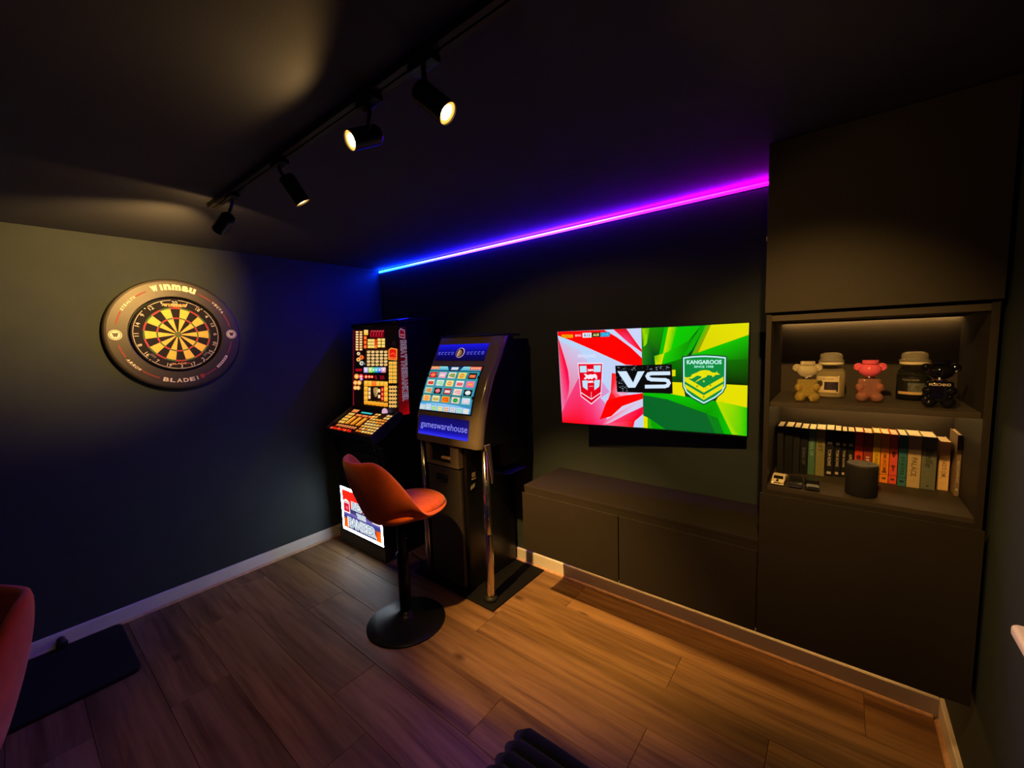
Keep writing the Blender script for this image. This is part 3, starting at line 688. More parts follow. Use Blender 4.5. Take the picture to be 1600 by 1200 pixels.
br(394, 126, 574, 222, (110, 2, 14))
for k in range(5):
    x = 412+k*34; P.stroke([(x,150),(x-4,205)], 6, (230,40,60), UB); P.stroke([(x+4,140),(x+24,137)], 6, (255,110,120), UB)
for c, r_ in ((370, 0), (414, 0), (494, 1), (544, 1)):
    for k in range(3): br(c, 240-r_*8+k*39, c+42, 272-r_*8+k*39, (255,200,80), (255,228,130))
br(456, 240, 490, 355, (225,60,15)); bp_([(458,320),(486,318),(480,350),(462,350)], (255,140,30))
br(344, 362, 632, 578, (48, 22, 10))
for i in range(5):
    for k in range(5):
        x = 362+i*54; yy = 384+k*40
        bp_([(x,yy+4),(x+20,yy-2),(x+42,yy+2),(x+40,yy+24),(x+18,yy+30),(x+2,yy+26)], (255, 222, 150) if (i+k) % 2 else (255, 205, 120))
        P.stroke([(x+10,yy+12),(x+32,yy+12)], 4, (120,60,20), UB)
for x, y_, r_, c in ((258,420,20,(255,235,190)),(296,466,28,(255,110,40)),(258,494,25,(255,205,110)),(298,540,26,(205,235,235)),(328,545,16,(20,110,120))):
    P.circ(x, y_, r_, r_, c, 14, UB); P.circ(x, y_, r_*.5, r_*.5, (200,90,40), 10, UB)
for k in range(4): br(224+k*20, 608, 240+k*20, 640, (190, 10, 30))
for x0, x1, c, c2 in ((326,378,(190,170,235),(225,215,250)),(384,432,(150,220,60),(225,240,150)),(432,464,(40,190,90),(110,230,150)),(464,502,(0,150,190),(90,225,235)),(502,546,(20,80,230),(150,190,255)),(546,600,(225,120,140),(250,220,230))):
    br(x0, 592, x1, 656, c, c2); P.circ((x0+x1)/2, 624, 10, 12, (250,240,250), 10, UB)
for x, y_, r_, c in ((236,704,30,(245,160,50)),(292,706,30,(235,40,90)),(296,736,18,(190,110,235)),(355,708,22,(240,50,40)),(396,708,20,(240,50,40)),(430,709,18,(240,50,40)),(222,782,27,(250,150,50)),(270,782,27,(255,170,70)),(220,845,24,(255,170,80)),(258,846,24,(255,180,90))):
    P.circ(x, y_, r_, r_*1.1, c, 14, UB); P.circ(x, y_, r_*.55, r_*.55, (255,220,150), 10, UB)
for x in (468, 482, 534, 552, 572): P.stroke([(x,694),(x+8,738)], 7, (190,15,40), UB)
bp_([(328,760),(345,750),(612,762),(630,780),(630,1080),(612,1088),(345,1058),(328,1040)], (120, 60, 5))
for k in range(6):
    c = OR if k == 2 else YE
    br(332+k*50, 760+k*2, 378+k*50, 826+k*2, (245,160,25) if c is YE else c, (255,205,80) if c is YE else (255,140,50))
    br(332+k*50, 1006+k*6, 378+k*50, 1050+k*6, (250,160,20), (255,200,70)); P.circ(355+k*50, 1030+k*6, 12, 12, (255,130,20), 10, UB)
for k in range(3):
    br(332, 832+k*58, 378, 884+k*58, (245,160,25), (255,205,80)); br(584, 840+k*60, 628, 894+k*60, (245,160,25), (255,205,80))
br(380, 826, 582, 1010, (26, 10, 6))
for k in range(3): br(386, 842+k*50, 414, 884+k*50, (255,195,120), (255,225,170)); br(546, 842+k*56, 578, 890+k*56, (225,30,30)); P.circ(562, 870+k*55, 12, 16, (255,130,60), 10, UB)
bp_([(448,850),(480,838),(512,850),(508,900),(490,960),(466,958),(452,900)], [(150,110,50), (170,140,60), (150,110,50), (220,190,120), (150,100,50), (140,90,40), (190,150,90)])
for k in range(2): br(508, 862+k*72, 536, 902+k*72, (255,215,160))
bp_([(640,372),(670,346),(748,362),(744,506),(636,496)], (255, 150, 50)); bp_([(650,378),(674,360),(736,372),(734,492),(648,486)], (225, 25, 15)); P.stroke([(665,430),(700,410),(720,440)], 14, (255,80,40), UB); P.stroke([(648,470),(738,476)], 5, (255,190,90), UB)
for i in range(2):
    for k in range(6): br(644+i*52, 520+k*46, 690+i*52, 558+k*46, (255,185,50), (255,215,100)); P.circ(667+i*52, 540+k*46, 12, 10, (255,140,20), 8, UB)
for i in range(3):
    for k in range(6): P.circ(662+i*33, 838+k*47, 17, 19, (255,205,110), 10, UB); P.circ(662+i*33, 838+k*47, 8, 9, (225,120,30), 8, UB)
br(690, 262, 732, 320, (24, 14, 14))
obj('glass_surround', L2(G().prism([(-0.436,1.10),(-0.436,1.118),(-0.426,1.118),(-0.426,1.10)], BX0+0.012, BX1-0.012, yz), bt), M_black, bt)
P.build('top_glass', screen_mat('lit_glass_top', 1.0), bt)
# lower playfield
pw_, pd = BX1-BX0-0.024, math.hypot(0.225, 0.128)
pu = Vector((0, 0.225, 0.128)).normalized(); pn = Vector((1, 0, 0)).cross(pu)
PC = Vector((0.4505-ox, -0.5425-oy, 1.020-oz)) + pn*0.0065
obj('playfield_board', L2(G().add([Vector((ox, oy, oz))+PC+Vector((sx*pw_/2, 0, 0))+pu*(sy*pd/2*1.06)+pn*dz for dz in (-0.004, -0.0004) for sx, sy in ((-1,-1),(1,-1),(1,1),(-1,1))], [(3,2,1,0),(4,5,6,7),(0,1,5,4),(1,2,6,5),(2,3,7,6),(3,0,4,7)]), bt), M_black, bt)
P = Pic(PC, (1, 0, 0), pu)
F = lambda s, t: ((s-0.5)*pw_, (t-0.5)*pd)
def pr_(s0, t0, s1, t1, c, c2=None):
    P.poly([F(s0, t0), F(s1, t0), F(s1, t1), F(s0, t1)], c if c2 is None else [c, c, c2, c2])
pr_(0, 0.0, 1, 1, (26, 5, 2))
pr_(0.02, 0.86, 0.16, 0.99, (225,110,50), (255,160,90)); pr_(0.19, 0.82, 0.52, 0.99, (4,6,8)); pr_(0.25, 0.87, 0.49, 0.93, (60,200,205))
for k in range(3): pr_(0.20+k*0.145, 0.72, 0.325+k*0.145, 0.80, (225,105,45), (255,150,80))
for k in range(3):
    x = 0.17+k*0.125; pr_(x, 0.32, x+0.105, 0.70, (150,60,8)); P.stroke([F(x+0.03, 0.36), F(x+0.035, 0.5), F(x+0.05, 0.66)], 0.020, (255,196,60)); P.stroke([F(x+0.075, 0.36), F(x+0.08, 0.66)], 0.012, (255,150,40))
for i in range(3):
    for k in range(4): pr_(0.02+i*0.048, 0.32+k*0.13, 0.06+i*0.048, 0.42+k*0.13, (255,165,40), (255,220,110))
rr = random.Random(5)
for i in range(7):
    for k in range(8):
        if k >= 6 and 1 < i < 4: continue
        c = rr.choice([((250,140,30),(255,200,90)), ((255,170,50),(255,225,130)), ((235,100,20),(255,160,60)), ((255,190,80),(255,235,170))])
        x = 0.56+i*0.062; y_ = 0.10+k*0.108; sk = 0.01*(k % 2)
        P.poly([F(x+sk, y_), F(x+0.048+sk, y_+0.004), F(x+0.050+sk, y_+0.075), F(x+0.002+sk, y_+0.07)], [c[0], c[0], c[1], c[1]])
for k in range(8):
    x = 0.06+k*0.058; P.poly([F(x, 0.17), F(x+0.038, 0.17), F(x+0.05, 0.26), F(x+0.012, 0.26)], [(235,110,50), (235,110,50), (255,170,100), (255,170,100)])
for k in range(9): P.circ(*F(0.03+k*0.055, 0.06+0.02*(k % 2)), 0.016, 0.012, (240,20,20) if k % 3 else (255,110,40), 9); P.stroke([F(0.02+k*0.055, 0.10), F(0.05+k*0.055, 0.02)], 0.006, (255,60,30))
P.build('playfield_glass', screen_mat('lit_glass_low', 1.0), bt)
obj('start_knob', L2(G().lathe([(0.022, 0), (0.022, 0.012), (0.016, 0.03), (0.006, 0.036)], 16, 0, Matrix.Translation(Vector((0.62, -0.455, 1.098)))), bt), mat('knob_glow', (0.5, 0.4, 0.5), 0.3, emit=(0.75, 0.45, 0.65), estr=0.8), bt, smooth=True)
# translucent side strip with the vertical lettering
P = Pic(Vector((BX1-ox-0.0075, -0.385-oy, 1.43-oz)), (0, 1, 0), (0, 0, 1))
P.poly([(-0.048,-0.31),(0.048,-0.31),(0.064,0.32),(0.004,0.32)], [(120,6,10), (150,8,12), (34,4,8), (30,4,8)])
P.poly([(-0.050,-0.345),(0.05,-0.345),(0.05,-0.24),(-0.042,-0.24)], [(125,4,8), (185,6,10), (105,5,10), (85,6,12)])
for wd_, z0 in (('BEAT', 0.150), ('THE', 0.022), ('BANKER', -0.138)):
    n = len(wd_)
    for hh, ww, bo, col in ((0.056, 0.036, 0.08, (150, 128, 152)), (0.046, 0.027, 0.0, (66, 34, 48))):
        for k, ch in enumerate(wd_):
            z = z0+((n-1)/2-k)*0.0345
            P.text(ch, 0.024+0.018*(z+0.3)/0.6-0.006, z, hh, col, bo, w=ww, ang=-PI/2)
P.poly([(-0.002,0.24),(0.05,0.23),(0.052,0.295),(0.012,0.31),(-0.004,0.285)], (150,110,140)); P.poly([(0.004,0.247),(0.045,0.239),(0.046,0.288),(0.013,0.30),(0.002,0.282)], (120,14,26)); P.stroke([(0.01,0.262),(0.04,0.257)], 0.006, (210,120,130))
P.build('side_lettering', screen_mat('lit_side', 0.8), bt)
# sign on the lower door
SW, SH = 0.566, 0.362
obj('sign_bezel', L2(G().box((0.188, -0.636, 0.126), (0.774, -0.628, 0.502)), bt), M_black, bt, bevel=0.006)
P = Pic(Vector((0.481-ox, -0.6364-oy, 0.3135-oz)), (1, 0, 0), (0, 0, 1))
P.rect(-SW/2, -SH/2, SW/2, SH/2, (800, 860, 900))
k = 0.022
P.rect(-SW/2+k, -SH/2+k, SW/2-k, SH/2-k, (60, 55, 110))
P.poly([(-SW/2+k, 0.02), (SW/2-k, 0.02), (SW/2-k, SH/2-k), (-SW/2+k, SH/2-k)], [(235,25,20), (235,25,20), (255,40,20), (255,40,20)])
P.rect(-SW/2+k, -0.07, SW/2-k, -0.035, (60,60,140)); P.rect(-SW/2+k, -0.045, SW/2-k, -0.02, (105,95,165))
for sg_ in (-1, 1):
    xc = sg_*(SW/2-k-0.035); P.poly([(xc-0.034,-SH/2+k),(xc+0.034,-SH/2+k),(xc+0.034,-0.075),(xc-0.034,-0.075)], [(230,80,5), (255,120,15), (245,100,10), (200,60,0)])
    xc = sg_*(SW/2-k-0.055); P.poly([(xc-0.052,-0.03),(xc+0.05,-0.03),(xc+0.046,0.068),(xc,0.085),(xc-0.046,0.068)], (255,245,245)); P.poly([(xc-0.042,-0.02),(xc+0.041,-0.02),(xc+0.038,0.05),(xc-0.038,0.05)], (205,10,40)); P.circ(xc+0.005, 0.012, 0.022, 0.016, (240,90,110)); P.stroke([(xc-0.038,0.060),(xc+0.038,0.060)], 0.006, (150,20,40))
for col, bo, ex in (((250,252,255), 0.12, 1.10), ((110,130,150), 0.045, 1.02), ((196,212,222), 0.0, 0.96)):
    P.text('BEAT', 0.0, 0.048, 0.072, col, bo, w=0.24*ex); P.text('THE', 0.0, -0.022, 0.046, col, bo, w=0.12*ex); P.text('BANKER', 0.0, -0.100, 0.088, col, bo, w=0.37*ex)
P.build('door_sign', screen_mat('lit_sign', 1.15), bt)
obj('power_cable', L2(G().tube([(0.80, -0.44, 0.006), (0.80, -0.52, 0.01), (0.79, -0.56, 0.05), (0.79, -0.50, 0.10), (0.772, -0.44, 0.13)], 0.004, 6), bt), mat('grey_cable', (0.3, 0.3, 0.32), 0.5), bt, smooth=True)

# ------------------------------------------------------------------ touchscreen game terminal
GX = 1.405
gt = thing('game_terminal', 'free standing touchscreen quiz terminal with chrome poles and a blue name panel', 'arcade machine', (GX, -0.3, 0))
prf = [(-0.295,1.65),(-0.37,1.51),(-0.44,1.40),(-0.50,1.27),(-0.54,1.14),(-0.56,1.03),(-0.563,0.975)]
def py_(z):
    for (y0, z0), (y1, z1) in zip(prf[:-1], prf[1:]):
        if z1 <= z <= z0: return y0+(y1-y0)*(z-z0)/(z1-z0)
    return prf[0][0] if z > 1.65 else prf[-1][0]
obj('base_mat', L2(G().box((1.035, -0.577, 0.0), (1.775, -0.032, 0.010)), gt), M_rubber, gt, bevel=0.003)
obj('lower_body', L2(G().box((1.185, -0.505, 0.010), (1.53, -0.032, 0.95)), gt), M_black, gt, bevel=0.01)
obj('rear_body', L2(G().box((1.13, -0.30, 0.80), (1.66, -0.032, 1.60)), gt), M_black, gt, bevel=0.012)
# head shell: curved front, rounded corners
g = G(); vs = []; fs = []; fm = []
N_ = len(prf); CRN = 0.042
def outl(hw, y):
    p = [(GX-hw, -0.20)]
    p += [(GX-hw+CRN-CRN*math.cos(k*PI/12), y+CRN-CRN*math.sin(k*PI/12)) for k in range(7)]
    p += [(GX+hw-CRN+CRN*math.sin(k*PI/12), y+CRN-CRN*math.cos(k*PI/12)) for k in range(7)]
    return p + [(GX+hw, -0.20)]
prd = []
for i in range(N_-1):
    for t in (0, 0.5): prd.append((prf[i][0]+(prf[i+1][0]-prf[i][0])*t, prf[i][1]+(prf[i+1][1]-prf[i][1])*t))
prd.append(prf[-1]); nc = 16
for y_, z in prd: vs += [(a, b, z) for a, b in outl(0.302, y_)]
for j in range(len(prd)-1):
    for k in range(nc-1): fs.append((j*nc+k, j*nc+k+1, (j+1)*nc+k+1, (j+1)*nc+k)); fm.append(1 if k in (0, nc-2) else 0)
    fs.append((j*nc+nc-1, j*nc, (j+1)*nc, (j+1)*nc+nc-1)); fm.append(1)
fs.append(tuple(range(nc))); fs.append(tuple(reversed(range((len(prd)-1)*nc, len(prd)*nc))))
g.add(vs, fs); g.m[:len(fm)] = fm; hs = obj('head_shell', L2(g, gt), [M_taupe, M_black], gt, bevel=0.004)
for p_ in hs.data.polygons:
    if len(p_.vertices) == 4: p_.use_smooth = True
obj('head_top', L2(G().prism([(GX-0.30+0.6*k/10, -0.285-0.018*math.sin(PI*k/10)) for k in range(11)]+[(GX+0.28, -0.1), (GX-0.28, -0.1)], 1.648, 1.662, lambda a, b, h: (a, b, h)), gt), M_black, gt, bevel=0.004)
for s in (-1, 1):
    x = GX+s*0.303
    obj('side_fin', L2(G().prism([(-0.52,1.00),(-0.47,1.00),(-0.452,0.82),(-0.458,0.752),(-0.470,0.748),(-0.492,0.90)], x-0.007, x+0.007, yz), gt), M_taupe, gt, bevel=0.004)
    px = GX+s*0.287
    obj('pole', L2(G().lathe([(0.022, 0.02), (0.022, 0.97)], 20, 0, Matrix.Translation((px, -0.5, 0))).lathe([(0.027, 0.02), (0.027, 0.42), (0.022, 0.44)], 20, 0, Matrix.Translation((px, -0.5, 0)), cap=False), gt), M_chrome, gt, smooth=True)
    obj('pole_foot', L2(G().lathe([(0.040, 0.010), (0.040, 0.022), (0.032, 0.034), (0.027, 0.036)], 20, 0, Matrix.Translation((px, -0.5, 0))), gt), M_blackm, gt, smooth=True)
# bill acceptor column and front door
g = G().box((1.197, -0.545, 0.825), (1.505, -0.50, 0.845)).box((1.197, -0.545, 0.845), (1.232, -0.50, 0.972)).box((1.432, -0.545, 0.845), (1.505, -0.50, 0.972)).box((1.232, -0.512, 0.845), (1.432, -0.50, 0.972))
obj('note_acceptor', L2(g, gt), M_taupe, gt, bevel=0.003)
obj('note_slot', L2(G().box((1.335, -0.536, 0.868), (1.43, -0.515, 0.884)), gt), mat('slot_lip', (0.55, 0.40, 0.25), 0.4), gt, bevel=0.003)
obj('note_slot_lid', L2(G().box((1.235, -0.52, 0.846), (1.43, -0.5125, 0.97)), gt), M_black, gt)
obj('front_door', L2(G().box((1.197, -0.535, 0.03), (1.503, -0.505, 0.818)), gt), M_dgrey, gt, bevel=0.008)
obj('coin_cup', L2(G().box((1.285, -0.541, 0.722), (1.39, -0.536, 0.765)).box((1.292, -0.549, 0.724), (1.383, -0.536, 0.734)), gt), M_black, gt, bevel=0.004)
obj('lock_plate', L2(G().box((1.5302, -0.455, 0.752), (1.532, -0.425, 0.782)).box((1.5302, -0.46, 0.738), (1.534, -0.42, 0.744)), gt), mat('worn_steel', (0.6, 0.5, 0.38), 0.35, metal=0.6), gt)
obj('key_tag', L2(G().add([(1.534, -0.475, 0.700), (1.534, -0.435, 0.715), (1.536, -0.440, 0.690), (1.536, -0.478, 0.676)], [(0, 1, 2, 3)]), gt), mat('green_tag', (0.28, 0.30, 0.14), 0.6), gt)
obj('side_lock', L2(G().ell((1.662, -0.20, 1.00), (0.005, 0.006, 0.006), 10, 6), gt), M_chrome, gt, smooth=True)
obj('blue_lit_ledge', L2(G().box((1.53, -0.26, 0.735), (1.665, -0.06, 0.745)), gt), mat('painted_blue_light', (0.08, 0.09, 0.3), 0.4), gt, bevel=0.003)  # ledge added to carry the strip's blue light, painted into its colour
# panels on the curved head: flat pictures bent onto the profile
gox, goy, goz = gt.location
def bend(off):
    def fn(x, y_, z):
        # y_ carries the layer depth
        return (x-gox, py_(z)-goy-off+y_, z-goz)
    return fn
def panel_rows(P, x0, x1, z0, z1, c0, c1, n=6):
    for k in range(n):
        a, b = k/n, (k+1)/n; za, zb = z0+(z1-z0)*a, z0+(z1-z0)*b
        ca = tuple(c0[i]+(c1[i]-c0[i])*a for i in range(3)); cb = tuple(c0[i]+(c1[i]-c0[i])*b for i in range(3))
        P.d -= P.step if k else 0
        P.poly([(x0, za), (x1, za), (x1, zb), (x0, zb)], [ca, ca, cb, cb])
P = Pic((0, 0, 0), (1, 0, 0), (0, 0, 1))
panel_rows(P, 1.138, 1.606, 1.496, 1.545, (6,4,56), (8,6,120)); panel_rows(P, 1.138, 1.606, 1.545, 1.604, (8,6,120), (26,26,245))
for k in range(5):
    for s in (-1, 1):
        x = GX-0.033+s*(0.073+k*0.033); z = 1.545
        P.stroke([(x-0.008,z-0.007),(x-0.008,z+0.007),(x+0.008,z+0.007)], 0.004, (110,110,245)); P.stroke([(x-0.008,z-0.007),(x+0.008,z-0.007)], 0.004, (90,90,230))
        if k in (0, 4): P.stroke([(x+0.008,z+0.007),(x+0.008,z-0.007)], 0.004, (90,90,230))
xc = GX-0.033
P.circ(xc, 1.548, 0.040, 0.032, (205,165,195), 24); P.circ(xc-0.003, 1.548, 0.035, 0.028, (24,6,20), 24); P.circ(xc-0.006, 1.546, 0.022, 0.021, (150,110,70), 18); P.stroke([(xc-0.018,1.53),(xc-0.012,1.565)], 0.008, (240,195,165))
P.build('title_panel', screen_mat('title_panel', 0.9), gt, bend(0.0012))
P = Pic((0, 0, 0), (1, 0, 0), (0, 0, 1))
panel_rows(P, 1.150, 1.615, 1.022, 1.050, (60,60,255), (24,20,200)); panel_rows(P, 1.150, 1.615, 1.050, 1.145, (24,20,170), (14,10,92))
P.text('gameswarehouse', 1.387, 1.083, 0.054, (150,150,255), 0.0, w=0.435)
P.build('name_panel', screen_mat('name_panel', 0.9), gt, bend(0.0012))
# touch screen
P = Pic((0, 0, 0), (1, 0, 0), (0, 0, 1))
panel_rows(P, 1.128, 1.625, 1.172, 1.465, (4,4,6), (4,4,6), 8)
SX0, SX1, SZ0, SZ1 = 1.140, 1.613, 1.181, 1.460
panel_rows(P, SX0, SX1, SZ0, SZ1, (70,150,200), (10,120,145), 8)
S = lambda s, t: (SX0+(SX1-SX0)*s, SZ0+(SZ1-SZ0)*t)
def sr(s0, t0, s1, t1, c, c2=None):
    P.poly([S(s0, t0), S(s1, t0), S(s1, t1), S(s0, t1)], c if c2 is None else [c, c, c2, c2])
sr(0, 0.91, 1, 1.0, (60,170,200), (150,225,235)); sr(0, 0.93, 0.18, 1, (235,110,60), (240,150,90)); sr(0.79, 0.93, 1, 1, (225,60,35), (240,110,70))
for k in range(6): sr(0.02+k*0.025, 0.945, 0.036+k*0.025, 0.985, (255,190,140))
for k in range(6): sr(0.81+k*0.03, 0.945, 0.828+k*0.03, 0.985, (255,200,170))
P.poly([S(0.34,1),S(0.66,1),S(0.60,0.90),S(0.40,0.90)], (14,50,96)); sr(0.43, 0.925, 0.57, 0.985, (215,225,235)); sr(0, 0.895, 1, 0.912, (10,50,80))
icons = [((190,20,20),(245,110,60)),((225,160,200),(245,200,190)),((235,215,190),(120,150,60)),((240,215,90),(220,150,60)),((10,20,14),(240,100,60)),
 ((220,215,195),(215,40,20)),((210,225,225),(150,220,150)),((250,225,130),(240,160,90)),((250,220,215),(225,80,90)),((240,110,180),(250,140,70)),
 ((180,205,175),(225,130,60)),((12,14,16),(235,110,120)),((150,20,30),(240,190,190)),((250,215,205),(235,160,160)),((6,8,8),(225,235,240)),
 ((255,190,100),(255,140,60)),((245,225,170),(190,160,60)),((255,140,10),(240,80,0)),((245,205,190),(10,150,50)),((190,220,235),(235,200,215))]
for i in range(5):
    for k in range(4):
        c0, c1 = icons[k*5+i]; s0 = 0.015+i*0.197; t1 = 0.885-k*0.178
        sr(s0, t1-0.165, s0+0.18, t1, (90,190,190)); sr(s0+0.008, t1-0.158, s0+0.172, t1-0.01, (30,130,140))
        sr(s0+0.016, t1-0.148, s0+0.164, t1-0.018, c0, tuple(min(255, v+18) for v in c0))
        a, b = S(s0+0.09, t1-0.083)
        if (i+k) % 3 == 0: P.circ(a, b, 0.024, 0.013, c1, 12)
        elif (i+k) % 3 == 1: sr(s0+0.036, t1-0.12, s0+0.146, t1-0.055, c1)
        else: P.poly([S(s0+0.03, t1-0.10), S(s0+0.15, t1-0.13), S(s0+0.14, t1-0.04), S(s0+0.05, t1-0.05)], c1)
        P.stroke([(a-0.017, b), (a+0.017, b)], 0.004, tuple(min(255, v+60) for v in c1))
P.poly([S(0,0),S(1,0),S(1,0.11),S(0.75,0.155),S(0.5,0.17),S(0.25,0.17),S(0,0.155)], [(90,180,225),(60,150,215),(120,190,240),(150,205,250),(170,215,250),(150,205,250),(100,180,240)])
for k, c in enumerate([(200,205,200),(190,215,225),(130,215,110),(215,215,110),(225,165,120),(195,190,205),(140,215,195),(225,225,215)]):
    s0 = 0.01+k*0.123; h = 0.13 if k == 1 else 0.11; sr(s0, 0.005, s0+0.105, h, (235,240,240)); sr(s0+0.012, 0.012, s0+0.093, h-0.015, c); sr(s0+0.03, 0.045, s0+0.075, 0.06, (250,250,245))
P.build('touch_screen', screen_mat('touch_screen', 0.95), gt, bend(0.0014))
tag(obj('floor_cable', G().tube([(0.80, -0.42, 0.006), (0.95, -0.45, 0.006), (1.02, -0.50, 0.006), (1.06, -0.585, 0.006)], 0.006, 6), M_blackm), 'thin black cable on the floor between the two arcade machines', 'cable')

# ------------------------------------------------------------------ bar stools
def smooth01(t): t = max(0, min(1, t)); return t*t*(3-2*t)
def make_stool(label, loc, rz, first=None):
    if first is not None:
        r = first.copy(); C.objects.link(r); r.location = loc; r.rotation_euler = (0, 0, rz); r['label'] = label
        for ch in first.children: c = ch.copy(); C.objects.link(c); c.parent = r
        return r
    t = thing('bar_stool', label, 'stool', loc, rz, 'rust velvet bar stools')
    obj('base', G().lathe([(0.225, 0.0), (0.225, 0.004), (0.218, 0.009), (0.17, 0.018), (0.11, 0.032), (0.06, 0.050), (0.040, 0.062), (0.034, 0.075)], 56), M_blackp, t, smooth=True)
    obj('pole', G().lathe([(0.033, 0.07), (0.033, 0.42), (0.024, 0.425), (0.024, 0.64)], 24), M_blackp, t, smooth=True)
    # bucket shell
    nu, nv = 48, 12; vs = []; fs = []
    for j in range(nv+1):
        s = j/nv
        for k in range(nu):
            a = 2*PI*k/nu           # 0 = right side, pi/2 = front, 3pi/2 = back
            back = -math.sin(a); d = abs(((a-1.5*PI+PI) % (2*PI))-PI)   # angle from the back
            zr = 0.694 + 0.338*(1-smooth01((d-0.62)/1.25)) - 0.006*math.cos(3*d)
            rx = 0.212; ry = 0.245 if back > 0 else 0.262
            e = 2.4
            ca, sa = math.cos(a), math.sin(a)
            rad = (abs(ca/rx)**e+abs(sa/ry)**e)**(-1/e)
            if s < 0.3: q = 0.66*(s/0.3)**0.8; hz = 0.650 + 0.010*(s/0.3)**2
            else:
                u = (s-0.3)/0.7; q = 0.66+0.34*math.sin(u*PI/2)**0.9; hz = 0.660 + (zr-0.660)*u**1.05
            top = smooth01((hz-0.72)/0.30)
            lean = 1.0 + 0.10*top*(back > 0)
            vs.append((max(q, 0.03)*rad*ca*(1-0.16*top*abs(ca)), max(q, 0.03)*rad*sa*lean, hz))
    for j in range(nv):
        for k in range(nu): fs.append((j*nu+k, j*nu+(k+1) % nu, (j+1)*nu+(k+1) % nu, (j+1)*nu+k))
    fs.append(tuple(range(nu)))
    g = G().add(vs, fs); obj('backrest_shell', g, M_velvet, t, smooth=True, solid=0.026, subsurf=1)
    # seat cushion
    vs = []; fs = []; rings = [(0.90, 0.668), (0.985, 0.680), (1.0, 0.694), (0.96, 0.710), (0.80, 0.720), (0.45, 0.724), (0.05, 0.725)]
    for q, z in rings:
        for k in range(nu):
            a = 2*PI*k/nu; ca, sa = math.cos(a), math.sin(a); e = 2.6
            rx = 0.200; ry = 0.165 if sa < 0 else 0.270
            rad = (abs(ca/rx)**e+abs(sa/ry)**e)**(-1/e); vs.append((rad*q*ca, rad*q*sa, z + (0.008*sa if q < 1 else 0)))
    for j in range(len(rings)-1):
        for k in range(nu): fs.append((j*nu+k, j*nu+(k+1) % nu, (j+1)*nu+(k+1) % nu, (j+1)*nu+k))
    fs.append(tuple(reversed(range(nu)))); fs.append(tuple(range((len(rings)-1)*nu, len(rings)*nu)))
    obj('seat', G().add(vs, fs), M_velvet, t, smooth=True, subsurf=1)
    obj('mount_plate', G().box((-0.09, -0.09, 0.630), (0.09, 0.09, 0.648)), M_blackp, t, bevel=0.006)
    return t
st = make_stool('rust velvet bar stool on a black disc base in front of the game terminal', (1.41, -0.93, 0), math.radians(-6))
make_stool('rust velvet bar stool added for a blurred shape at the left picture edge', (1.80, -2.55, 0), math.radians(210), st)  # stool copy stands in for a blurred fingertip at the edge

# ------------------------------------------------------------------ floating cabinet under the television
FX0, FX1 = 1.905, 3.1105
fc = thing('floating_cabinet', 'long low brown wall cabinet with two doors hanging under the television', 'cabinet', (FX0, 0, 0.378))
def L3(g, t): return L2(g, t)
mid = 2.507
g = G().box((FX0, -0.40, 0.744), (FX1, -0.002, 0.762)); obj('top_panel', L3(g, fc), M_cab, fc, bevel=0.0015)
for a, b in ((FX0, FX0+0.016), (mid-0.009, mid+0.009), (FX1-0.016, FX1)): obj('side_panel', L3(G().box((a, -0.398, 0.378), (b, -0.002, 0.744)), fc), M_cab, fc, bevel=0.0015)
obj('bottom_panel', L3(G().box((FX0+0.016, -0.398, 0.378), (FX1-0.016, -0.002, 0.394)), fc), M_cab, fc)
obj('back_panel', L3(G().box((FX0+0.016, -0.012, 0.394), (FX1-0.016, -0.002, 0.744)), fc), M_cab, fc)
obj('front_rail', L3(G().box((FX0+0.016, -0.399, 0.70), (FX1-0.016, -0.38, 0.744)), fc), M_cab, fc)
def door(t, x0, x1, z0, z1, y=-0.42, lip=True):
    prof_ = [(-0.401, z0), (y, z0), (y, z1-0.001), (y+0.003, z1), (-0.401, z1-0.022)] if lip else [(-0.401, z0), (y, z0), (y, z1), (-0.401, z1)]
    obj('door', L3(G().prism(prof_, x0, x1, yz), t), M_cab, t, bevel=0.0012)
door(fc, FX0-0.001, mid-0.0025, 0.372, 0.724); door(fc, mid+0.0025, FX1-0.002, 0.372, 0.724)
M_added_under_led = mat('added_under_led', (0.9, 0.8, 0.6), 0.4, emit=(1.0, 0.46, 0.11), estr=ADDED_UNDER_LED)  # for unseen strips added under both cabinets to light the floor edge
obj('light_strip', L3(G().box((FX0+0.03, -0.040, 0.3725), (FX1-0.02, -0.028, 0.3778)), fc), M_added_under_led, fc)
M_bump = mat('white_plastic', (0.75, 0.72, 0.68), 0.4)
for x in (mid, FX1-0.004): obj('bumper', L3(G().cbox((x, -0.410, 0.3735), (0.009, 0.012, 0.009)), fc), M_bump, fc, bevel=0.002)

# ------------------------------------------------------------------ tall cabinet
TX0, TX1 = 3.117, 3.7145
tc_ = thing('tall_cabinet', 'tall brown cabinet with a lit open shelf between two flat doors', 'cabinet', (TX0, 0, 0.378))
def tp_(name, lo, hi, m=M_cab, **k): return obj(name, L3(G().box(lo, hi), tc_), m, tc_, **k)
tp_('side_panel', (TX0, -0.402, 0.378), (TX0+0.018, -0.002, 2.302), bevel=0.0012)
tp_('side_panel', (TX1-0.018, -0.402, 0.378), (TX1, -0.002, 2.302), bevel=0.0012)
tp_('top_panel', (TX0+0.018, -0.40, 2.284), (TX1-0.018, -0.002, 2.302))
tp_('bottom_panel', (TX0+0.018, -0.40, 0.378), (TX1-0.018, -0.002, 0.396))
tp_('back_panel', (TX0+0.018, -0.014, 0.396), (TX1-0.018, -0.002, 2.284), M_cabin)
tp_('shelf', (TX0+0.018, -0.40, 0.982), (TX1-0.018, -0.014, 1.000), M_cabin, bevel=0.001)
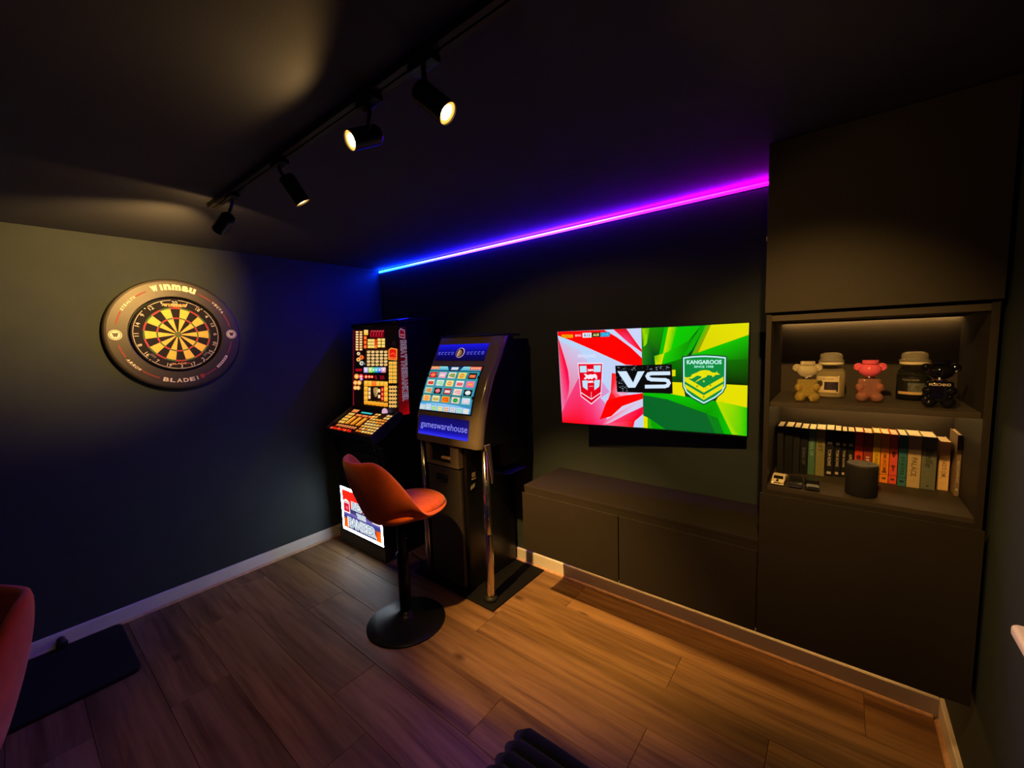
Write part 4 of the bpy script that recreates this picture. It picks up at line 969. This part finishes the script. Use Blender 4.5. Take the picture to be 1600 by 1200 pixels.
tp_('shelf', (TX0+0.019, -0.388, 1.318), (TX1-0.019, -0.0145, 1.336), M_cabin, bevel=0.001)
tp_('shelf', (TX0+0.018, -0.402, 1.650), (TX1-0.018, -0.014, 1.672), M_cabin, bevel=0.001)
tp_('lower_rail', (TX0+0.018, -0.4005, 0.950), (TX1-0.018, -0.38, 0.982), M_cab)
door(tc_, TX0-0.003, TX1+0.002, 1.683, 2.300, lip=False)
door(tc_, TX0-0.004, TX1+0.003, 0.374, 0.972)
obj('edge_glint', L3(G().cbox((TX0-0.0035, -0.412, 1.962), (0.003, 0.006, 0.016)), tc_), mat('painted_glint', (0.75, 0.72, 0.68), 0.4), tc_)  # white chip stands for a glint on the cabinet edge
M_shelf_led = mat('warm_led', (0.9, 0.8, 0.6), 0.4, emit=(1.0, 0.60, 0.20), estr=SHELF_LED)
M_shelf_led2 = mat('warm_led_low', (0.9, 0.8, 0.6), 0.4, emit=(1.0, 0.60, 0.20), estr=SHELF_LED_LOW)
tp_('light_strip', (TX0+0.02, -0.040, 0.3725), (TX1-0.03, -0.028, 0.3778), M_added_under_led)  # added strip, unseen below the bottom panel
tp_('light_lip', (TX0+0.018, -0.040, 1.6425), (TX1-0.018, -0.035, 1.650), M_cabin)
tp_('light_strip', (TX0+0.02, -0.034, 1.6455), (TX1-0.02, -0.026, 1.6498), M_shelf_led)
tp_('light_strip', (TX0+0.03, -0.060, 1.3125), (TX1-0.03, -0.050, 1.3178), M_shelf_led2)

# ------------------------------------------------------------------ books
SZ = 1.0005
BK = [(-0.205,3.147,3.170,0.206,(16,16,18),'','charcoal hardback leaning at the left end of the book row'),
 (-0.193,3.1715,3.2015,0.205,(6,6,7),'','plain black book, second from the left side panel'),
 (-0.186,3.2025,3.2255,0.203,(20,23,25),'','slim slate grey book between two black books'),
 (-0.176,3.2265,3.2525,0.200,(8,9,10),'IDEAS OF','black book with grey capitals down its spine beside the green book'),
 (-0.166,3.2535,3.2785,0.198,(70,112,88),'TOOL OF','sage green book with pale capitals on the spine'),
 (-0.164,3.2795,3.3105,0.199,(128,122,74),'LET','olive book with faint gold lettering beside the sage green one'),
 (-0.150,3.3115,3.3395,0.198,(14,11,11),'TOM ROWE','black thriller with a pale block, beside the olive book'),
 (-0.142,3.3405,3.3625,0.196,(14,11,11),'TOM ROWE','black thriller with a pale block, between two other black thrillers'),
 (-0.134,3.3635,3.3815,0.194,(14,11,11),'TOM ROWE','black thriller with a yellow block on the spine'),
 (-0.130,3.3825,3.4050,0.194,(12,11,12),'IRE','black book with white letters, left neighbour of the red book'),
 (-0.128,3.4060,3.4325,0.195,(214,62,38),'','bright red book with a dark bird mark behind the round speaker'),
 (-0.130,3.4335,3.4605,0.194,(150,56,40),'IN','brick red book with cream capitals behind the round speaker'),
 (-0.134,3.4615,3.4845,0.198,(226,178,30),'SUNDAY','yellow book beside the orange one'),
 (-0.134,3.4855,3.5105,0.198,(240,140,30),'MURDER','orange book with brown lettering and a small building mark'),
 (-0.134,3.5115,3.5350,0.197,(226,84,60),'','coral red book with a dark oval on the spine'),
 (-0.146,3.5360,3.5605,0.200,(50,112,112),'STATES','teal book beside the coral red one'),
 (-0.146,3.5615,3.5985,0.201,(190,165,120),'PALACE','thick beige book with brown lettering'),
 (-0.143,3.5995,3.6400,0.200,(104,108,92),'Belle','thick grey green book with a dark script title'),
 (-0.126,3.6480,3.6765,0.184,(232,190,130),'PLACE TO COME','short cream book, lowest in the right half of the row'),
 (-0.176,3.6830,3.7080-0.012,0.222,(128,106,82),'BECOMING','tall taupe book standing proud at the right end of the row')]
M_page = mat('book_pages', (0.80, 0.68, 0.46), 0.8, noise=0.06, nscale=150)
for i, (yf, x0, x1, h, col, ttl, lab) in enumerate(BK):
    b = thing('book', lab, 'book', ((x0+x1)/2, yf, SZ), 0, 'row of books on the lower shelf')
    wd = x1-x0-0.0012; dp = min(0.128 if i != 19 else 0.135, -0.0165-yf)
    mc = mat('book_cover', lin(col), 0.55, noise=0.08, nscale=60)
    c = 0.0016
    g = G().box((-wd/2, 0, 0), (wd/2, c, h)).box((-wd/2, c, 0), (-wd/2+c, dp, h)).box((wd/2-c, c, 0), (wd/2, dp, h))
    obj('cover', g, mc, b)
    obj('pages', G().box((-wd/2+c, c, 0.002), (wd/2-c, dp-0.003, h-0.0025)), M_page, b)
    dark = sum(col) < 160
    tcol = (0.55, 0.47, 0.36) if dark and i > 4 else ((0.10, 0.11, 0.11) if dark else tuple(v*0.22 for v in lin(col)))
    if i == 4: tcol = (0.30, 0.42, 0.34)
    if i == 11: tcol = (0.75, 0.6, 0.45)
    if i == 19: tcol = (0.55, 0.48, 0.38)
    mt = mat('spine_print', tcol, 0.6)
    if ttl or i in (10, 14):
        g = G()
        zc = {17: 0.60, 4: 0.60, 5: 0.62, 18: 0.45}.get(i, 0.40)
        if ttl: gtext(g, ttl, (0, -0.0004, h*zc), (0, 0, -1), (1, 0, 0), wd*(0.42 if i != 17 else 0.5), 0, 0.01, w=h*(0.36 if len(ttl) > 4 else 0.2), shear=0.3 if i == 17 else 0)
        if i in (6, 7, 8, 9): g.box((-wd*0.3, -0.0005, h*0.68), (wd*0.3, -0.0001, h*0.74), 1).box((-wd*0.25, -0.0005, h*0.05), (wd*0.25, -0.0001, h*0.10))
        if i == 10: g.ell((0, -0.0003, h*0.46), (wd*0.3, 0.0002, 0.010), 10, 6)
        if i == 14: g.ell((0, -0.0003, h*0.60), (wd*0.22, 0.0002, 0.012), 10, 6).box((-wd*0.25, -0.0005, h*0.34), (wd*0.25, -0.0001, h*0.38)).box((-wd*0.1, -0.0005, h*0.26), (wd*0.1, -0.0001, h*0.34))
        if i == 13: g.box((-wd*0.3, -0.0005, h*0.20), (wd*0.3, -0.0001, h*0.24)).box((-wd*0.15, -0.0005, h*0.24), (wd*0.15, -0.0001, h*0.30))
        if i in (13, 14, 15, 12): g.box((-wd*0.5, -0.0005, h*0.165), (wd*0.5, -0.0001, h*0.175)).box((-wd*0.25, -0.0005, h*0.07), (wd*0.25, -0.0001, h*0.11))
        if i == 19: g.box((-wd*0.25, -0.0005, h*0.09), (wd*0.25, -0.0001, h*0.12))
        if i == 17: g.box((-wd*0.08, -0.0005, h*0.05), (wd*0.08, -0.0001, h*0.08))
        obj('spine_print', g, [mt, mat('block_print', (0.65, 0.40, 0.08) if i == 8 else (0.55, 0.5, 0.45), 0.6)], b)
    if i == 0: b.rotation_euler = (0, math.radians(-1.2), 0); b.location.x += 0.0015

# round speaker
sp = thing('smart_speaker', 'dark fabric cylinder speaker in front of the books', 'speaker', (3.424, -0.330, SZ))
obj('fabric_body', G().lathe([(0.0435, 0.0), (0.0465, 0.004), (0.0465, 0.108), (0.0455, 0.113)], 40), mat('speaker_fabric', (0.008, 0.007, 0.006), 0.85, bump=0.4, bscale=900), sp, smooth=True)
obj('top_cap', G().lathe([(0.0455, 0.113), (0.044, 0.117), (0.012, 0.1172)], 40), mat('speaker_top', (0.022, 0.018, 0.014), 0.5), sp)
obj('control_dots', G().lathe([(0.004, 0.1172), (0.004, 0.1178)], 10, 0, Matrix.Translation((0.018, 0, 0))).lathe([(0.004, 0.1172), (0.004, 0.1178)], 10, 0, Matrix.Translation((-0.018, 0, 0))), M_blackm, sp)

# toy cars at the front of the lower shelf
def toy_car(label, x, body_m, rz, trim_m):
    t = thing('toy_car', label, 'toy car', (x, -0.335, SZ), rz, 'toy cars on the lower shelf')
    # nose towards -y
    sil = [(-0.052,0.006),(-0.052,0.016),(-0.030,0.020),(-0.016,0.031),(0.016,0.032),(0.034,0.022),(0.050,0.021),(0.050,0.007)]
    obj('body', G().prism(sil, -0.0215, 0.0215, yz), body_m, t, bevel=0.002)
    obj('windscreen', G().add([(-0.017,-0.0285,0.0212),(0.017,-0.0285,0.0212),(0.0155,-0.0165,0.0309),(-0.0155,-0.0165,0.0309)], [(0,1,2,3)]), M_black, t)
    obj('bumper', G().box((-0.022,-0.055,0.005),(0.022,-0.051,0.010)), trim_m, t, bevel=0.001)
    obj('grille', G().box((-0.012,-0.0530,0.010),(0.012,-0.0518,0.014)), M_blackm, t)
    for sx in (-1, 1):
        obj('headlight', G().ell((sx*0.0165,-0.0525,0.0125),(0.003,0.0012,0.002),8,6), M_chrome, t)
        for yy in (-0.034, 0.033):
            obj('wheel', G().lathe([(0.0085,-0.003),(0.009,0),(0.0085,0.003)], 16, 0, Matrix.Translation((sx*0.0195, yy, 0.009)) @ Matrix.Rotation(PI/2, 4, 'Y')), M_blackm, t)
    if body_m is M_tc0: obj('bonnet_stripe', G().add([(-0.005,-0.0518,0.0163),(0.003,-0.0518,0.0163),(0.003,-0.030,0.0203),(-0.005,-0.030,0.0203)], [(0,1,2,3)]), M_blackm, t)
M_tc0 = mat('white_enamel', (0.78, 0.68, 0.48), 0.35)
toy_car('small white toy car with a dark bonnet stripe beside the left cabinet side', 3.170, M_tc0, math.radians(-3), M_tc0)
toy_car('small black toy car parked between the white and the other black one', 3.2255, mat('black_enamel', (0.008, 0.008, 0.01), 0.2), math.radians(2), M_chrome)
toy_car('small black toy car parked furthest from the white one', 3.277, mat('black_enamel', (0.006, 0.006, 0.008), 0.22), math.radians(6), M_blackm)

# ------------------------------------------------------------------ candles and bear shaped bottles on the upper shelf
MZ = 1.3363
def candle(label, x, y_, wax, labm, labm2, txtcol, lettm):
    t = thing('jar_candle', label, 'candle', (x, y_, MZ), math.radians(-15), 'jar candles on the upper shelf')
    obj('jar', G().lathe([(0.043, 0.0), (0.0475, 0.004), (0.0475, 0.095), (0.045, 0.108), (0.038, 0.117), (0.036, 0.126), (0.039, 0.130), (0.039, 0.134)], 40, cap=True), mat('jar_glass', (0.97, 0.96, 0.92), 0.04, trans=1.0), t, smooth=True)
    obj('wax', G().lathe([(0.040, 0.004), (0.0445, 0.008), (0.0445, 0.094), (0.042, 0.104), (0.012, 0.106)], 40), wax, t, smooth=True)
    obj('seal_ring', G().lathe([(0.0395, 0.1335), (0.0415, 0.136), (0.0415, 0.142), (0.0385, 0.146)], 40), mat('clear_ring', (0.75, 0.66, 0.45), 0.3), t)
    obj('lid', G().lathe([(0.043, 0.146), (0.0445, 0.149), (0.039, 0.152), (0.037, 0.160), (0.038, 0.168), (0.034, 0.177), (0.022, 0.182), (0.006, 0.183)], 40), mat('lid_glass', (0.86, 0.80, 0.66), 0.08, trans=0.75), t, smooth=True)
    # paper label wrapped on the front
    def lab(z0, z1, a0, a1, r):
        g = G(); vs = []; n = 12
        for k in range(n+1):
            a = math.radians(a0+(a1-a0)*k/n); vs += [(r*math.sin(a), -r*math.cos(a), z0), (r*math.sin(a), -r*math.cos(a), z1)]
        return g.add(vs, [(2*k, 2*k+2, 2*k+3, 2*k+1) for k in range(n)])
    obj('paper_label', lab(0.022, 0.088, -52, 52, 0.0479), labm, t)
    obj('label_picture', lab(0.026, 0.066, -8, 48, 0.0481), labm2, t)
    g = G(); gtext(g, 'Yankee Candle', (0, -0.0484, 0.078), (1, 0, 0), (0, 0, 1), 0.0055, 0, 0.01, w=0.046)
    g.v = [(a, -math.sqrt(max(0.0484**2-a*a, 0)), c) for a, b_, c in g.v]; obj('label_lettering', g, lettm, t, kind='stuff')
    obj('label_band', lab(0.023, 0.033, -46, 40, 0.0483), txtcol, t)
    return t
candle('jar candle with pale cream wax and a glass lid behind the clear bear bottle', 3.318, -0.150, mat('cream_wax', (0.85, 0.72, 0.44), 0.6), mat('cream_label', (0.72, 0.60, 0.38), 0.6), mat('dark_label_photo', (0.03, 0.02, 0.035), 0.5, noise=0.6, nscale=60), mat('label_band_cream', (0.62, 0.5, 0.3), 0.6), mat('brown_print', (0.25, 0.17, 0.09), 0.6))
candle('jar candle with dark wax and a glass lid behind the black bear bottle', 3.566, -0.118, mat('black_wax', (0.012, 0.015, 0.018), 0.4), mat('black_label', (0.008, 0.009, 0.009), 0.5), mat('grey_label_photo', (0.10, 0.11, 0.09), 0.5, noise=0.6, nscale=60), mat('label_band_tan', (0.60, 0.40, 0.17), 0.6), mat('pale_print', (0.40, 0.36, 0.28), 0.6))

def bear(label, x, y_, rz, mb, mh, mcap, sc=1.0, word=None):
    t = thing('bear_perfume_bottle', label, 'perfume bottle', (x, y_, MZ), rz, 'bear shaped perfume bottles on the upper shelf')
    t.scale = (sc, sc, sc)
    # block shaped torso with a flat top, arms and legs modelled on
    vs = []; fs = []; n = 28
    for z, q in ((0.020, 0.84), (0.024, 0.93), (0.032, 1.0), (0.060, 1.0), (0.080, 1.0), (0.085, 0.95), (0.087, 0.84)):
        for k in range(n):
            a = 2*PI*k/n; ca, sa = math.cos(a), math.sin(a); e = 3.6
            rad = (abs(ca/0.033)**e+abs(sa/0.021)**e)**(-1/e); vs.append((rad*q*ca, rad*q*sa, z))
    for jj in range(6):
        for k in range(n): fs.append((jj*n+k, jj*n+(k+1) % n, (jj+1)*n+(k+1) % n, (jj+1)*n+k))
    fs.append(tuple(reversed(range(n)))); fs.append(tuple(range(6*n, 7*n)))
    obj('torso', G().add(vs, fs), mb, t, smooth=True)
    for s in (-1, 1):
        obj('arm', G().ell((s*0.027, -0.010, 0.056), (0.014, 0.017, 0.017), 16, 10), mb, t, smooth=True)
        obj('leg', G().ell((s*0.0215, -0.010, 0.0185), (0.019, 0.023, 0.0185), 16, 10), mb, t, smooth=True)
    obj('neck', G().lathe([(0.012, 0.086), (0.012, 0.098)], 20), M_chrome, t, smooth=True)
    obj('head', G().ell((0, 0, 0.120), (0.034, 0.028, 0.027), 24, 14), mh, t, smooth=True)
    for s in (-1, 1):
        g = G()
        g.tube([(s*(0.0335+0.011*math.cos(2*PI*k/16)), 0.002, 0.131+0.011*math.sin(2*PI*k/16)) for k in range(17)], 0.0038, 8)
        obj('ear', g.ell((s*0.0335, 0.002, 0.131), (0.009, 0.003, 0.009), 12, 8), mh, t, smooth=True)
    obj('cap', G().lathe([(0.022, 0.142), (0.024, 0.144), (0.024, 0.155), (0.022, 0.157)], 28), mcap, t)
    obj('neck_band', G().lathe([(0.015, 0.0865), (0.017, 0.088), (0.017, 0.091), (0.015, 0.0925)], 28), M_chrome, t)
    if word:
        g = G(); gtext(g, word, (0, -0.0214, 0.0775), (1, 0, 0), (0, 0, 1), 0.0085, 0, 0.02, w=0.050)
        obj('lettering', g, mat('silver_print', (0.55, 0.45, 0.35), 0.4), t)
        g = G()
        for sx in (-1, 1):
            for z in (0.062, 0.040, 0.020): g.ell((sx*0.024, -0.0255 if z > 0.03 else -0.031, z), (0.0022, 0.0015, 0.0022), 8, 6)
        obj('studs', g, M_chrome, t, smooth=True)
    return t
M_yl = mat('yellow_perfume_glass', (0.95, 0.74, 0.20), 0.08, trans=0.8, ior=1.4)
M_clr = mat('clear_cap_glass', (0.92, 0.82, 0.58), 0.06, trans=0.6)
M_pkh = mat('pink_head_glass', (0.85, 0.12, 0.20), 0.12, trans=0.1)
M_pkb = mat('pink_perfume_glass', (0.92, 0.44, 0.34), 0.08, trans=0.8, ior=1.4)
M_bkg = mat('black_perfume_glass', (0.004, 0.004, 0.005), 0.06, coat=0.5)
bear('clear glass bear perfume bottle filled with yellow liquid', 3.2485, -0.320, math.radians(12), M_yl, M_clr, M_clr)
bear('glass bear perfume bottle with a bright pink head and pale pink body', 3.435, -0.245, math.radians(5), M_pkb, M_pkh, M_pkh)
bear('glossy black bear perfume bottle with silver lettering on its chest', 3.611, -0.305, math.radians(-5), M_bkg, M_bkg, M_bkg, 1.02, 'MOSCHINO')

# ------------------------------------------------------------------ ribbed velvet footstool at the bottom edge
fs_ = thing('velvet_footstool', 'dark green channel ribbed velvet footstool at the bottom of the view', 'footstool', (2.90, -1.60, 0))
obj('body', G().box((-0.285, -0.235, 0.03), (0.29, 0.235, 0.395)), M_green, fs_, bevel=0.02)
for k in range(11):
    yy = 0.225-k*0.045
    pts = [(-0.29, yy, 0.06), (-0.30, yy, 0.30), (-0.292, yy, 0.375), (-0.262, yy, 0.398), (-0.15, yy, 0.402), (0.15, yy, 0.402), (0.29, yy, 0.398)]
    obj('padded_channel', G().tube(pts, 0.0232, 12), M_green, fs_, smooth=True)
for sx in (-1, 1):
    for sy in (-1, 1): obj('foot', G().lathe([(0.018, 0), (0.022, 0.035)], 14, 0, Matrix.Translation((sx*0.24, sy*0.2, 0))), M_blackm, fs_)

# ------------------------------------------------------------------ floor mat and door stop by the left wall
g = G(); out = []
for cx, cy, a0 in ((0.57, -2.005, 0), (0.07, -2.005, 90), (0.07, -2.95, 180), (0.57, -2.95, 270)):
    for k in range(5):
        a = math.radians(a0+k*22.5); out.append((cx+0.035*math.cos(a), cy+0.035*math.sin(a)))
g.prism(out, 0.0, 0.022, lambda a, b, h: (a, b, h))
tag(obj('floor_mat', g, mat('black_mat', (0.003, 0.003, 0.003), 0.9, bump=0.3, bscale=200), bevel=0.005), 'black floor mat with rounded corners lying along the dartboard wall', 'mat')
ds = thing('door_stop', 'small dark round door stop fixed to the white baseboard', 'door stop', (0.016, -2.211, 0.052))
Mx = Matrix.Rotation(PI/2, 4, 'Y')
obj('stem', G().lathe([(0.018, 0), (0.014, 0.008), (0.012, 0.05)], 18, 0, Mx), mat('dark_bronze', (0.05, 0.03, 0.025), 0.4), ds, smooth=True)
obj('rubber_tip', G().lathe([(0.022, 0.045), (0.024, 0.05), (0.024, 0.066), (0.020, 0.070)], 18, 0, Mx), M_blackm, ds, smooth=True)

# ------------------------------------------------------------------ small pieces that sit on a part become sub-parts of it
SUB = {'pole_foot': 'pole', 'coin_cup': 'front_door', 'note_slot': 'note_acceptor', 'note_slot_lid': 'note_acceptor', 'spine_print': 'cover',
       'label_picture': 'paper_label', 'label_lettering': 'paper_label', 'label_band': 'paper_label', 'lens_ring': 'housing', 'bulb': 'housing',
       'control_dots': 'top_cap', 'windscreen': 'body', 'grille': 'body', 'headlight': 'body', 'bonnet_stripe': 'body', 'studs': 'torso',
       'printed_stripe': 'foam_ring', 'printed_bar': 'foam_ring', 'printed_tab': 'foam_ring', 'rubber_tip': 'stem', 'door_sign': 'sign_bezel'}
for t in [o for o in scene.objects if o.parent is None and 'category' in o]:
    kids = list(t.children); base = lambda o: o.name.split('.')[0]; used = {}
    for ch in kids:
        want = SUB.get(base(ch))
        hosts = [k for k in kids if want and base(k) == want]
        if hosts:
            n = used.get(base(ch), 0); used[base(ch)] = n+1
            ch.parent = hosts[min(n, len(hosts)-1)]
